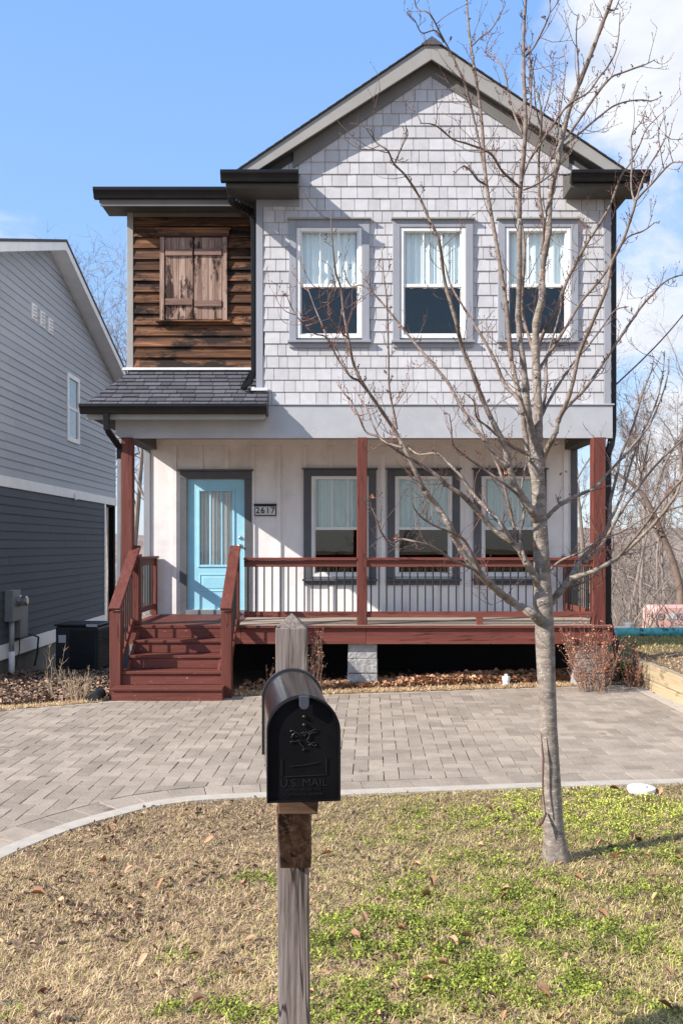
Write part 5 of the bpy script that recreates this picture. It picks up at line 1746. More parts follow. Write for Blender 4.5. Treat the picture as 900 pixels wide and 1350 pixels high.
# ================================================================== THE STREET TREE
TD = 5.06
TREE = {
    # name: (start offset depth, end offset depth, r0 px, r1 px, points)
    'trunk': (0, 0, [(736, 1150, 19), (732, 1120, 15.5), (729, 1080, 13.5), (726, 1020, 12.3), (723, 960, 11.8), (720, 890, 12.2), (718, 840, 13), (716, 800, 13), (715, 770, 11.8), (713, 720, 10.5), (711, 680, 10), (709, 640, 9.5), (707, 605, 9), (706, 580, 8.4)]),
    'L1': (0, .15, [(707, 590, 7.5), (708, 557, 6.6), (706, 477, 5.8), (707, 430, 5.2), (710, 397, 4.9), (713, 353, 4.6), (718, 313, 4.4), (725, 265, 4.2), (732, 219, 4.0), (741, 181, 3.7), (749, 140, 3.4), (764, 106, 3.2), (779, 68, 3.0), (794, 30, 2.7), (804, 0, 2.4), (815, -45, 1.8), (820, -90, 1.1)]),
    'L2': (0, -.45, [(707, 595, 6), (701, 565, 5.4), (694, 533, 4.8), (687, 483, 4.3), (683, 430, 4.0), (683, 370, 3.7), (683, 320, 3.5), (683, 270, 3.3), (685, 250, 3.1), (688, 181, 2.8), (687, 106, 2.5), (691, 60, 2.2), (693, 20, 1.9), (696, -30, 1.5), (700, -80, .8)]),
    'L3': (0, .55, [(707, 640, 5), (698, 603, 4.2), (692, 567, 3.9), (687, 537, 3.6), (677, 475, 3.3), (667, 403, 3.1), (660, 363, 2.9), (654, 328, 2.7), (641, 241, 2.4), (632, 155, 2.1), (624, 98, 1.9), (618, 50, 1.6), (615, 0, 1.3), (613, -50, .8)]),
    'L4': (0.05, .3, [(704, 468, 3.2), (700, 457, 2.7), (694, 415, 2.4), (690, 385, 2.2), (688, 337, 2.0), (686, 290, 1.7), (676, 250, 1.2), (680, 215, .8)]),
    'L5': (0.1, -.3, [(714, 335, 2.7), (716, 300, 2.3), (715, 257, 2.0), (713, 205, 1.8), (712, 160, 1.5), (709, 125, 1.2), (704, 100, .9), (707, 70, .6)]),
    'LL': (0, -.7, [(708, 688, 7), (700, 675, 6.4), (690, 660, 5.6), (677, 633, 4.7), (663, 589, 4.0), (650, 558, 3.7), (638, 528, 3.4), (622, 487, 3.1), (611, 455, 2.9), (600, 425, 2.7), (590, 370, 2.4), (578, 320, 2.2), (565, 285, 2.0), (553, 256, 1.8), (535, 230, 1.6), (521, 213, 1.4), (510, 205, 1.2), (495, 187, 1.0), (482, 168, .7)]),
    'LLb': (-.6, -.8, [(521, 213, 1.2), (530, 195, 1.0), (537, 180, .8), (534, 165, .6)]),
    'A1': (.5, .1, [(640, 235, 2.2), (637, 219, 1.9), (626, 155, 1.6), (613, 113, 1.4), (598, 71, 1.2), (583, 45, 1.1), (566, 22, 1.0), (551, 0, .8), (545, -20, .5)]),
    'A2': (.3, 0, [(585, 55, 1.2), (572, 40, 1.0), (557, 38, .9), (545, 28, .7), (537, 18, .5)]),
    'A3': (.5, .9, [(620, 62, 1.3), (632, 48, 1.1), (648, 33, .9), (661, 15, .8), (666, 3, .5)]),
    'A4': (-.2, .2, [(688, 175, 1.5), (675, 135, 1.3), (663, 100, 1.1), (651, 79, .9), (641, 62, .7), (648, 45, .5)]),
    'A5': (-.2, -.7, [(685, 247, 2.0), (677, 235, 1.9), (662, 221, 1.7), (645, 204, 1.6), (617, 192, 1.4), (596, 182, 1.2), (571, 170, 1.0), (553, 162, .7)]),
    'A6': (.5, .2, [(641, 243, 1.8), (632, 233, 1.4), (621, 226, 1.2), (609, 224, .9), (596, 231, .6)]),
    'A7': (-.3, -.1, [(686, 240, 1.9), (700, 212, 1.7), (712, 192, 1.6), (726, 170, 1.5), (744, 146, 1.4), (772, 124, 1.3), (790, 105, 1.2), (800, 88, 1.1), (809, 70, 1.0), (815, 42, .9), (817, 15, .6)]),
    'A8': (.1, .5, [(741, 186, 2.2), (752, 170, 1.9), (770, 146, 1.7), (787, 124, 1.6), (804, 105, 1.4), (817, 97, 1.3), (840, 88, 1.1), (852, 82, .9), (863, 78, .6)]),
    'A9': (.1, .8, [(743, 192, 1.9), (757, 180, 1.7), (775, 166, 1.5), (792, 152, 1.4), (806, 142, 1.2), (825, 133, 1.1), (845, 131, 1.0), (860, 131, .8), (873, 126, .5)]),
    'A10': (-.2, .1, [(690, 250, 1.5), (705, 245, 1.2), (726, 231, 1.1), (740, 215, .9), (752, 196, .8), (750, 180, .5)]),
    'A11': (0, .4, [(697, 60, 1.4), (699, 105, 1.5), (697, 150, 1.5), (693, 175, 1.6)][::-1]),
    'A12': (-.3, -.6, [(691, 75, 1.5), (706, 55, 1.2), (720, 30, 1.0), (722, 0, .8), (724, -25, .5)]),
    'A13': (0, .3, [(800, 10, 1.5), (812, 8, 1.1), (820, -10, .8), (822, -30, .5)]),
    'A14': (.1, -.1, [(762, 110, 1.6), (764, 80, 1.1), (762, 45, .9), (761, 20, .5)]),
    'A15': (.1, .3, [(713, 240, 1.3), (722, 215, 1.1), (733, 190, 1.0), (738, 150, .9), (741, 100, .7), (742, 62, .5)]),
    'A16': (.1, .3, [(712, 160, 1.2), (722, 130, .9), (728, 100, .8), (729, 72, .5)]),
    'A17': (.1, -.3, [(712, 165, 1.1), (704, 140, .8), (702, 110, .6), (699, 78, .4)]),
    'R1': (0, .3, [(718, 812, 6.5), (728, 795, 5.6), (738, 778, 5.0), (752, 762, 4.6), (767, 743, 3.6), (787, 717, 3.0), (800, 693, 2.7), (807, 660, 2.2), (813, 627, 2.0), (820, 600, 1.7), (833, 560, 1.5), (846, 520, 1.2), (857, 490, .9), (862, 470, .5)]),
    'R1b': (.15, .7, [(803, 688, 2.2), (815, 655, 1.9), (831, 615, 1.7), (848, 575, 1.5), (863, 535, 1.2), (872, 510, 1.0), (879, 488, .7), (876, 462, .5)]),
    'R2': (-.02, -.5, [(752, 763, 4.2), (770, 757, 3.5), (787, 750, 3.2), (813, 737, 2.9), (840, 717, 2.6), (867, 683, 2.3), (885, 653, 2.0), (900, 627, 1.8), (925, 590, 1.4), (950, 560, .8)]),
    'R2b': (-.1, -.9, [(812, 738, 2.2), (828, 720, 1.9), (848, 692, 1.7), (870, 660, 1.6), (900, 632, 1.3), (930, 615, .8)]),
    'R3': (.1, 1.0, [(770, 742, 2.6), (790, 724, 2.2), (803, 705, 2.0), (820, 672, 1.9), (843, 640, 1.7), (867, 610, 1.5), (900, 580, 1.3), (930, 560, .8)]),
    'R4': (0, .25, [(713, 692, 3.6), (722, 683, 3.2), (735, 667, 2.9), (752, 658, 2.7), (768, 650, 2.5), (782, 642, 2.3), (802, 625, 2.1), (823, 600, 1.9), (840, 578, 1.7), (857, 560, 1.5), (870, 535, 1.2), (877, 503, 1.0), (882, 470, .6)]),
    'R5': (0, -.5, [(712, 625, 4.8), (718, 598, 4.2), (726, 575, 3.9), (736, 555, 3.6), (747, 530, 3.2), (758, 497, 2.9), (766, 465, 2.7), (780, 425, 2.5), (793, 385, 2.4), (807, 350, 2.2), (820, 317, 2.0), (832, 281, 1.9), (838, 264, 1.8)]),
    'R5a': (-.5, -.3, [(838, 264, 1.5), (851, 227, 1.2), (866, 200, 1.1), (876, 181, .9), (876, 161, .6)]),
    'R5b': (-.5, -1.1, [(838, 264, 1.5), (848, 252, 1.4), (859, 242, 1.3), (873, 225, 1.3), (885, 213, 1.2), (900, 210, 1.1), (925, 205, .9), (950, 190, .5)]),
    'R5c': (-.5, -.1, [(837, 268, 1.4), (833, 244, 1.2), (832, 208, 1.1), (834, 176, 1.0), (845, 158, .8), (850, 145, .5)]),
    'R6': (.1, -.1, [(709, 470, 3.0), (713, 450, 2.7), (722, 425, 2.5), (733, 403, 2.4), (750, 363, 2.2), (773, 323, 2.0), (788, 298, 1.8), (802, 271, 1.6), (817, 235, 1.4), (829, 213, 1.2), (840, 190, 1.0), (849, 172, .8), (868, 152, .5)]),
    'R7': (.05, .6, [(708, 490, 2.5), (718, 472, 2.3), (740, 437, 2.1), (767, 397, 1.9), (793, 365, 1.7), (815, 330, 1.5), (832, 308, 1.3), (848, 303, 1.1), (863, 293, .6)]),
    'R8': (0, .5, [(712, 552, 2.4), (722, 532, 2.1), (740, 503, 1.9), (757, 477, 1.7), (775, 455, 1.4), (790, 435, 1.2), (810, 410, .9), (828, 404, .5)]),
    'R9': (-.05, .8, [(736, 553, 2.6), (748, 535, 2.3), (773, 510, 2.1), (800, 470, 2.0), (827, 427, 1.8), (850, 400, 1.6), (865, 382, 1.4), (880, 368, 1.2), (893, 362, 1.0), (915, 360, .6)]),
    'R10': (0, -.3, [(716, 760, 2.2), (735, 740, 1.8), (762, 728, 1.6), (790, 712, 1.5), (822, 700, 1.3), (860, 680, 1.1), (900, 668, .9), (930, 660, .6)]),
    'R11': (.1, .2, [(745, 770, 2.4), (760, 772, 1.8), (778, 762, 1.4), (796, 745, 1.1), (815, 735, .8), (840, 728, .5)]),
    'R12': (0, .9, [(715, 545, 2.2), (720, 500, 1.9), (724, 470, 1.6), (740, 410, 1.3), (745, 375, 1.1), (768, 335, .9), (775, 300, .5)]),
    'B1': (0, -.8, [(714, 822, 7.5), (700, 808, 6.6), (683, 797, 5.8), (660, 783, 5.3), (633, 760, 5.0), (613, 737, 4.7), (602, 715, 4.3), (592, 695, 4.0), (576, 667, 3.8), (557, 642, 3.4), (538, 602, 3.1), (520, 564, 2.8), (498, 533, 2.5), (479, 507, 2.3), (467, 480, 2.0), (461, 454, 1.8), (454, 404, 1.6), (449, 375, 1.4), (444, 354, 1.3), (438, 310, 1.0), (436, 276, .6)]),
    'B2': (0, -.4, [(712, 778, 6.2), (703, 758, 5.4), (693, 740, 4.8), (677, 717, 4.3), (650, 697, 3.9), (620, 665, 3.5), (605, 650, 3.2), (590, 638, 3.0), (574, 628, 2.7), (554, 611, 2.4), (529, 597, 2.1), (510, 585, 1.9), (498, 577, 1.7), (482, 568, 1.4), (472, 550, 1.2), (462, 530, .9), (453, 518, .6)]),
    'B3': (-.1, .5, [(675, 716, 3.4), (655, 690, 2.9), (630, 655, 2.6), (610, 630, 2.3), (592, 610, 2.1), (575, 600, 1.7), (552, 598, 1.3), (538, 590, .8)]),
    'B4': (-.1, .4, [(686, 730, 2.6), (683, 707, 2.3), (668, 660, 2.0), (658, 627, 1.8), (647, 593, 1.6), (636, 570, 1.3), (628, 545, 1.0), (624, 520, .6)]),
    'B5': (0, .5, [(690, 545, 3.2), (681, 528, 2.8), (667, 502, 2.5), (650, 470, 2.2), (627, 430, 1.9), (610, 405, 1.6), (594, 375, 1.3), (585, 350, .9), (580, 330, .5)]),
    'B6': (-.4, .2, [(670, 615, 3.2), (655, 600, 2.8), (635, 578, 2.6), (619, 555, 2.4), (600, 520, 2.2), (589, 504, 2.1), (564, 475, 1.9), (539, 441, 1.7), (514, 410, 1.5), (489, 385, 1.3), (475, 377, 1.1), (462, 375, .8), (452, 355, .5)]),
    'B7': (-.4, -1.0, [(640, 765, 2.5), (622, 752, 2.2), (594, 736, 2.0), (572, 722, 1.8), (548, 714, 1.6), (530, 713, 1.5), (516, 717, 1.3), (505, 703, 1.1), (496, 683, .9), (490, 665, .8), (488, 655, .6)]),
    'B7b': (-.3, -.9, [(637, 764, 2.6), (625, 735, 2.2), (610, 712, 1.9), (590, 700, 1.6), (572, 692, 1.4), (557, 682, 1.2), (547, 672, .9), (543, 662, .5)]),
    'B8': (-.7, -1.1, [(484, 515, 1.9), (472, 503, 1.7), (461, 497, 1.5), (446, 472, 1.3), (430, 444, 1.2), (415, 440, 1.0), (397, 424, .9), (385, 405, .8), (376, 385, .5)]),
    'B9': (-.9, -.6, [(433, 450, 1.2), (424, 425, 1.0), (414, 400, .8), (405, 378, .5)]),
    'B10': (-.6, -.8, [(523, 566, 1.8), (520, 545, 1.5), (514, 513, 1.3), (511, 470, 1.2), (510, 401, 1.1), (506, 360, .8), (503, 329, .5)]),
    'B11': (-.6, -1.2, [(458, 445, 1.3), (446, 437, 1.1), (432, 418, 1.0), (423, 400, .8), (420, 376, .5)]),
    'B12': (-.6, .1, [(530, 590, 1.7), (505, 580, 1.4), (490, 560, 1.2), (484, 540, 1.0), (475, 524, .8), (466, 510, .5)]),
    'B13': (-.1, -.5, [(686, 655, 2.2), (665, 640, 1.9), (640, 618, 1.6), (612, 600, 1.4), (598, 585, 1.2), (595, 565, .9), (592, 545, .6)]),
    'B14': (-.2, .5, [(692, 740, 2.4), (688, 710, 2.2), (689, 680, 1.8), (687, 650, 1.4), (690, 620, 1.1), (696, 600, .7)]),
    'B15': (0, -.3, [(700, 600, 3.2), (680, 590, 2.6), (660, 577, 2.2), (643, 562, 1.8), (630, 548, 1.4), (622, 530, .9), (612, 518, .5)]),
}


def tree_world(px, py, dd):
    D = TD + dd
    return P(px, py, D)


street = thing('street_tree', 'slender bare young tree with spreading grey limbs in the front lawn', 'tree', (1.27, TD, 0.08))
young_mb = MB()
trunk_mb, limb_mb, twig_mb, red_mb, bud_mb = MB(), MB(), MB(), MB(), MB()
rt = random.Random(77)


def add_bud(p, r):
    d = Vector((rt.uniform(-1, 1), rt.uniform(-1, 1), rt.uniform(0.2, 1.2))).normalized()
    bud_mb.tube([p, p + d * r * 1.2, p + d * r * 2.6], [r * 0.7, r, r * 0.2], 5)


def spur(p, d, L, r, red, depth=0):
    n = 5
    pts = [p.copy()]
    rads = [r]
    q = p.copy(); dd = d.copy()
    bend = Vector((rt.uniform(-1, 1), rt.uniform(-1, 1), rt.uniform(0.1, 1.4))) * 0.42
    for i in range(n):
        dd = (dd + bend * 0.5 + Vector((rt.gauss(0, 0.13), rt.gauss(0, 0.13), rt.gauss(0.05, 0.13)))).normalized()
        q = q + dd * L / n
        pts.append(q.copy()); rads.append(r * (1 - 0.62 * (i + 1) / n))
        if rt.random() < 0.34:
            add_bud(q, 0.0021)
        if depth < 2 and rt.random() < (0.42 if depth == 0 else 0.25):
            sd = (dd + Vector((rt.uniform(-1, 1), rt.uniform(-1, 1), rt.uniform(-0.3, 0.8)))).normalized()
            spur(q, sd, L * rt.uniform(0.3, 0.6), r * 0.68, red, depth + 1)
    (red_mb if red else twig_mb).tube(pts, rads, 5, cap=True)
    add_bud(q, 0.0024)


for nm, (d0, d1, pts) in TREE.items():
    n = len(pts)
    wp, wr = [], []
    for i, (px, py, r) in enumerate(pts):
        t = i / (n - 1)
        dd = d0 + (d1 - d0) * t
        wp.append(tree_world(px, py, dd)); wr.append(r / F * (TD + dd) * 0.96)
    if nm != 'trunk':
        for i in range(1, n - 1):       # natural irregularity
            wp[i] += Vector((rt.gauss(0, 0.004), rt.gauss(0, 0.03), rt.gauss(0, 0.004)))
    sp_, sr_ = smooth_path(wp, wr, 6 if nm != 'trunk' else 8)
    if nm == 'trunk':
        sides = 28
        o = len(trunk_mb.v)
        for i, (p, r) in enumerate(zip(sp_, sr_)):
            for k in range(sides):
                a = 2 * math.pi * k / sides
                flare = max(0, 1 - i / 14.0)
                rr = r * (1 + 0.05 * mnoise.noise(Vector((math.cos(a) * 2, math.sin(a) * 2, p.z * 5))) + flare * 0.36 * (0.5 + 0.5 * math.sin(a * 5 + 0.8)) ** 2 + flare * 0.10 * mnoise.noise(Vector((math.cos(a) * 3, math.sin(a) * 3, p.z * 14))))
                trunk_mb.v.append((p.x + rr * math.cos(a), p.y + rr * math.sin(a), p.z))
        for i in range(len(sp_) - 1):
            for k in range(sides):
                k2 = (k + 1) % sides
                trunk_mb.f.append((o + i * sides + k, o + i * sides + k2, o + (i + 1) * sides + k2, o + (i + 1) * sides + k))
        continue
    # slight swellings
    sr_ = [r * (1 + 0.07 * math.sin(i * 1.7 + len(nm)) + 0.05 * rt.gauss(0, 1)) for i, r in enumerate(sr_)]
    if wr[0] > 0.020:
        cut = next((i for i, r in enumerate(sr_) if r < 0.0135 and i > 4), len(sr_) - 1)
        limb_mb.tube(sp_[:cut + 1], sr_[:cut + 1], 12)
        if cut < len(sr_) - 2:
            young_mb.tube(sp_[cut:], sr_[cut:], 9)
    else:
        (limb_mb if wr[0] > 0.014 else young_mb).tube(sp_, sr_, 8)
    # spurs and twigs along it
    seglen = 0
    nxt = rt.uniform(0.03, 0.10)
    redness = 0.75 if nm in ('B2', 'B3', 'B8', 'B9', 'B10', 'B11', 'B12', 'B13', 'B15', 'A4') else 0.12
    L = sum((sp_[i + 1] - sp_[i]).length for i in range(len(sp_) - 1))
    acc = 0
    for i in range(1, len(sp_)):
        sg = sp_[i] - sp_[i - 1]
        acc += sg.length
        seglen += sg.length
        fr_ = acc / L
        r = sr_[i]
        if fr_ < 0.12 or (r > 0.020 and rt.random() < 0.6):
            continue
        while seglen > nxt:
            seglen -= nxt
            nxt = rt.uniform(0.035, 0.10)
            t = sg.normalized()
            side = t.cross(Vector((rt.uniform(-1, 1), rt.uniform(-1, 1), rt.uniform(-1, 1)))).normalized()
            d = (t * rt.uniform(0.2, 0.9) + side).normalized()
            Ls = rt.choice([0.02, 0.035, 0.05, 0.08, 0.11, 0.16, 0.24]) * (0.8 if r < 0.004 else 1.0)
            spur(sp_[i] + side * r * 0.6, d, Ls, 0.0012 + min(Ls, 0.2) * 0.0062, rt.random() < redness)
    for i in range(2, len(sp_), 3):
        if sr_[i] < 0.0065 and rt.random() < 0.7:
            add_bud(sp_[i] + Vector((rt.gauss(0, 1), rt.gauss(0, 1), rt.gauss(0, 1))).normalized() * sr_[i], 0.0024)
# peeling bark strip and root suckers at the trunk foot
build('trunk', trunk_mb, M['bark'], street, smooth=True)
cr_ = build('limbs', limb_mb, M['bark'], street, smooth=True)
build('upper_branches', young_mb, M['young_bark'], street, smooth=True)
build('twigs', twig_mb, M['twig'], street, smooth=True)
build('red_shoots', red_mb, M['redtwig'], street, smooth=True)
build('buds', bud_mb, M['bud'], street)
mb = MB()
pp = [tree_world(713, 968, -.06), tree_world(716, 1000, -.07), tree_world(715, 1040, -.075), tree_world(719, 1075, -.08)]
mb.tube(pp, [0.002, 0.006, 0.005, 0.003], 6)
mb.tube([tree_world(720, 1072, -.05), tree_world(714, 1085, -.1), tree_world(706, 1092, -.12)], [0.006, 0.010, 0.002], 6)
build('loose_bark', mb, M['bud'], street)
mb = MB()
for k, (px, py, dd) in enumerate([(703, 720, -.05), (521, 710, -.75), (612, 722, -.5), (666, 623, -.3), (589, 358, -.4), (425, 432, -.9), (490, 655, -.98), (746, 622, .1), (739, 625, .1), (526, 430, -.1)]):
    c = tree_world(px, py, dd)
    for j in range(2):
        a = Vector((rt.uniform(-1, 1), rt.uniform(-1, 1), rt.uniform(-1, 1))).normalized() * 0.014
        b_ = a.cross(Vector((rt.uniform(-1, 1), rt.uniform(-1, 1), 1))).normalized() * 0.011
        mb.add([c - a, c + b_, c + a + Vector((0, 0, 0.004)), c - b_], [(0, 1, 2), (0, 2, 3)])
build('clinging_leaves', mb, M['shrubleaf'], street)


# ================================================================== BACKGROUND TREES
def bare_tree_mesh(seed, H, r0, lean=(0, 0), first=0.35, levels=4, dens=1.0, twig=True, spread=1.0):
    r = random.Random(seed)
    mb = MB()
    tw = MB()

    def grow(p, d, L, rad, lev):
        n = 7 if lev == 0 else (5 if lev < 3 else 3)
        pts = [p.copy()]; rads = [rad]
        q = p.copy(); dd = d.copy()
        tipr = rad * (0.25 if lev < levels else 0.4)
        for i in range(n):
            w = 0.07 if lev == 0 else 0.20
            dd = (dd + Vector((r.gauss(0, w), r.gauss(0, w), r.gauss(0.03 if lev else 0.05, w)))).normalized()
            q = q + dd * L / n
            pts.append(q.copy()); rads.append(rad + (tipr - rad) * (i + 1) / n)
        (mb if lev < 2 else tw).tube(pts, rads, 7 if lev == 0 else (5 if lev == 1 else 3), cap=False)
        if lev >= levels:
            return
        kids = int((9, 7, 6, 5, 4)[lev] * dens)
        for k in range(kids):
            t = r.uniform(first if lev == 0 else 0.2, 1.0)
            f = t * n; i = min(int(f), n - 1)
            pp = pts[i].lerp(pts[i + 1], f - i)
            base = (pts[i + 1] - pts[i]).normalized()
            ax = base.orthogonal().normalized()
            ax.rotate(Matrix.Rotation(r.uniform(0, 2 * math.pi), 3, base))
            an = math.radians(r.uniform(28, 62)) * spread
            cd = (base * math.cos(an) + ax * math.sin(an)).normalized()
            cd.z += 0.12; cd.normalize()
            rl = rads[i] * r.uniform(0.35, 0.6)
            grow(pp, cd, L * r.uniform(0.32, 0.58) * (1.15 - 0.5 * t if lev == 0 else 1), max(rl, 0.004), lev + 1)
    grow(Vector((0, 0, -0.3)), Vector((lean[0], lean[1], 1)).normalized(), H, r0, 0)
    return mb, tw


protos = {}
for key, args in {'a': (1, 11, 0.13), 'b': (2, 12, 0.16), 'c': (5, 9, 0.10), 'd': (9, 13, 0.17)}.items():
    m1, m2 = bare_tree_mesh(*args, levels=4)
    def mk(m_):
        me = bpy.data.meshes.new('bare_tree')
        me.from_pydata(m_.v, [], m_.f); me.update(); me.materials.append(M['farbark'])
        return me
    protos[key] = (mk(m1), mk(m2))


def place_tree(px, D, key, scale, label, rz, group='bare trees beyond the houses'):
    x = (px - 450) / F * D
    z = float(height(np.array([x]), np.array([D]))[0])
    t = thing('bare_tree', label, 'tree', (x, D, z), rz, group)
    for nm, me in zip(('trunk', 'crown'), protos[key]):
        o = bpy.data.objects.new(nm, me); COL.objects.link(o); o.parent = t; o.scale = (scale,) * 3
    return t


place_tree(137, 37, 'a', 1.30, 'bare tree whose top shows above the neighbouring roof slope', 0.3)
place_tree(158, 31, 'c', 1.35, 'bare tree rising close beside the timber clad wall', 2.0)
place_tree(183, 27, 'b', 0.75, 'bare tree seen between the red porch post and the white wall', 1.0)
place_tree(96, 44, 'd', 1.0, 'bare tree peeking over the lower end of the neighbouring roof', 4.0)
place_tree(772, 30, 'c', 0.95, 'bare tree seen between the porch wall corner and right porch post', 0.7)
place_tree(822, 34, 'c', 0.82, 'thin straight bare tree just right of the black downspout', 2.6)
place_tree(848, 38, 'a', 0.82, 'straight bare tree left of the leaning brown tree', 1.1)
place_tree(905, 33, 'd', 0.78, 'tall bare tree with wide crown at the right edge', 5.0)
place_tree(930, 29, 'b', 0.80, 'bare tree outside the frame reaching its twigs in at the right', 3.3)
place_tree(885, 50, 'b', 0.8, 'far bare tree behind the pink container', 2.2)
place_tree(862, 60, 'd', 0.75, 'far bare tree with pale twigs in the middle of the gap', 3.9)

# leaning brown tree
lt_ = thing('leaning_tree', 'brown bare trunk leaning left beside the pink container', 'tree', ((896 - 450) / F * 25, 25, -0.9))
wp = [P(897, 800, 25), P(895, 770, 25), P(885, 735, 25), P(874, 708, 25), P(862, 680, 25), P(848, 654, 25), P(833, 638, 25.1), P(818, 627, 25.2), P(800, 612, 25.4)]
wr = [0.105, 0.10, 0.092, 0.088, 0.083, 0.075, 0.058, 0.042, 0.022]
wp.insert(0, Vector((wp[0].x + 0.05, 25, -1.6))); wr.insert(0, 0.17)
sp_, sr_ = smooth_path(wp, wr, 4)
mb = MB().tube(sp_, sr_, 9)
build('trunk', mb, M['leanbark'], lt_, smooth=True)
rl = random.Random(31)
tw = MB()


def grow2(p, d, L, rad, lev):
    pts = [p.copy()]; rads = [rad]; q = p.copy(); dd = d.copy()
    n = 5
    for i in range(n):
        dd = (dd + Vector((rl.gauss(0, 0.16), rl.gauss(0, 0.16), rl.gauss(0.06, 0.16)))).normalized()
        q = q + dd * L / n
        pts.append(q.copy()); rads.append(rad * (1 - 0.7 * (i + 1) / n))
    tw.tube(pts, rads, 4, cap=False)
    if lev < 3:
        for k in range(6):
            i = rl.randint(1, n)
            grow2(pts[i], (dd + Vector((rl.gauss(0, 0.7), rl.gauss(0, 0.7), rl.gauss(0.2, 0.5)))).normalized(), L * rl.uniform(0.35, 0.6), max(rads[i] * 0.6, 0.005), lev + 1)


for i, L in ((14, 1.8), (18, 2.4), (22, 2.6), (26, 2.2), (28, 2.0), (31, 1.6), (34, 1.2)):
    i = min(i, len(sp_) - 1)
    grow2(sp_[i], Vector((rl.uniform(-0.8, 0.5), rl.uniform(-0.4, 0.4), 1)).normalized(), L, sr_[i] * 0.5, 0)
build('crown', tw, M['leanbark'], lt_)

# the wood in the valley, read as one mass
wm = MB()
rw = random.Random(99)
for k in range(70):
    D = rw.uniform(55, 150) if k > 6 else rw.uniform(40, 60)
    px = rw.uniform(780, 960) if rw.random() < 0.72 else rw.uniform(40, 260)
    x = (px - 450) / F * D + rw.uniform(-3, 3)
    z = float(height(np.array([x]), np.array([D]))[0])
    H = rw.uniform(5.5, 8.5)

    def g3_(p, d, L, rad, lev):
        n = 5 if lev == 0 else 3
        pts = [p.copy()]; rads = [rad]; q = p.copy(); dd = d.copy()
        for i in range(n):
            w = 0.07 if lev == 0 else 0.2
            dd = (dd + Vector((rw.gauss(0, w), rw.gauss(0, w), rw.gauss(0.05, w)))).normalized()
            q = q + dd * L / n
            pts.append(q.copy()); rads.append(rad * (1 - 0.65 * (i + 1) / n))
        wm.tube(pts, rads, 4 if lev == 0 else 3, cap=False)
        if lev < 3:
            for j in range((10, 6, 5)[lev]):
                t = rw.uniform(0.3 if lev == 0 else 0.15, 1); f = t * n; i = min(int(f), n - 1)
                pp = pts[i].lerp(pts[i + 1], f - i)
                cd = (dd + Vector((rw.gauss(0, 0.8), rw.gauss(0, 0.8), rw.gauss(0.1, 0.4)))).normalized()
                g3_(pp, cd, L * rw.uniform(0.25, 0.5), max(rads[i] * 0.5, 0.012 + D * 0.00008), lev + 1)
    g3_(Vector((x, D, z - 0.3)), Vector((0, 0, 1)), H, rw.uniform(0.07, 0.15), 0)
wo = build('bare_woodland', wm, M['farbark'])
tag(wo, 'brown leafless wood filling the valley beyond the right hand lawn', 'woodland', kind='stuff')
# tangled undergrowth at the edge of the wood
um = MB()
for k in range(1500):
    D = rw.uniform(22, 70)
    px = rw.uniform(800, 930) if rw.random() < 0.85 else rw.uniform(100, 200)
    x = (px - 450) / F * D
    z = float(height(np.array([x]), np.array([D]))[0])
    h = rw.uniform(0.8, 3.4) * min(1.0, D / 45 + 0.25)
    p = Vector((x, D, z - 0.1)); d = Vector((rw.gauss(0, 0.3), rw.gauss(0, 0.3), 1)).normalized()
    pts = [p]
    for i in range(3):
        d = (d + Vector((rw.gauss(0, 0.25), rw.gauss(0, 0.25), 0))).normalized()
        pts.append(pts[-1] + d * h / 3)
    um.tube(pts, [0.018, 0.014, 0.010, 0.005], 3, cap=False)
uo = build('undergrowth', um, M['farbark'])
tag(uo, 'brown brushy undergrowth along the edge of the wood', 'undergrowth', kind='stuff')

# ================================================================== SHRUBS, WALL, SMALL THINGS
def gz_(x, y):
    return float(height(np.array([x]), np.array([y]))[0])


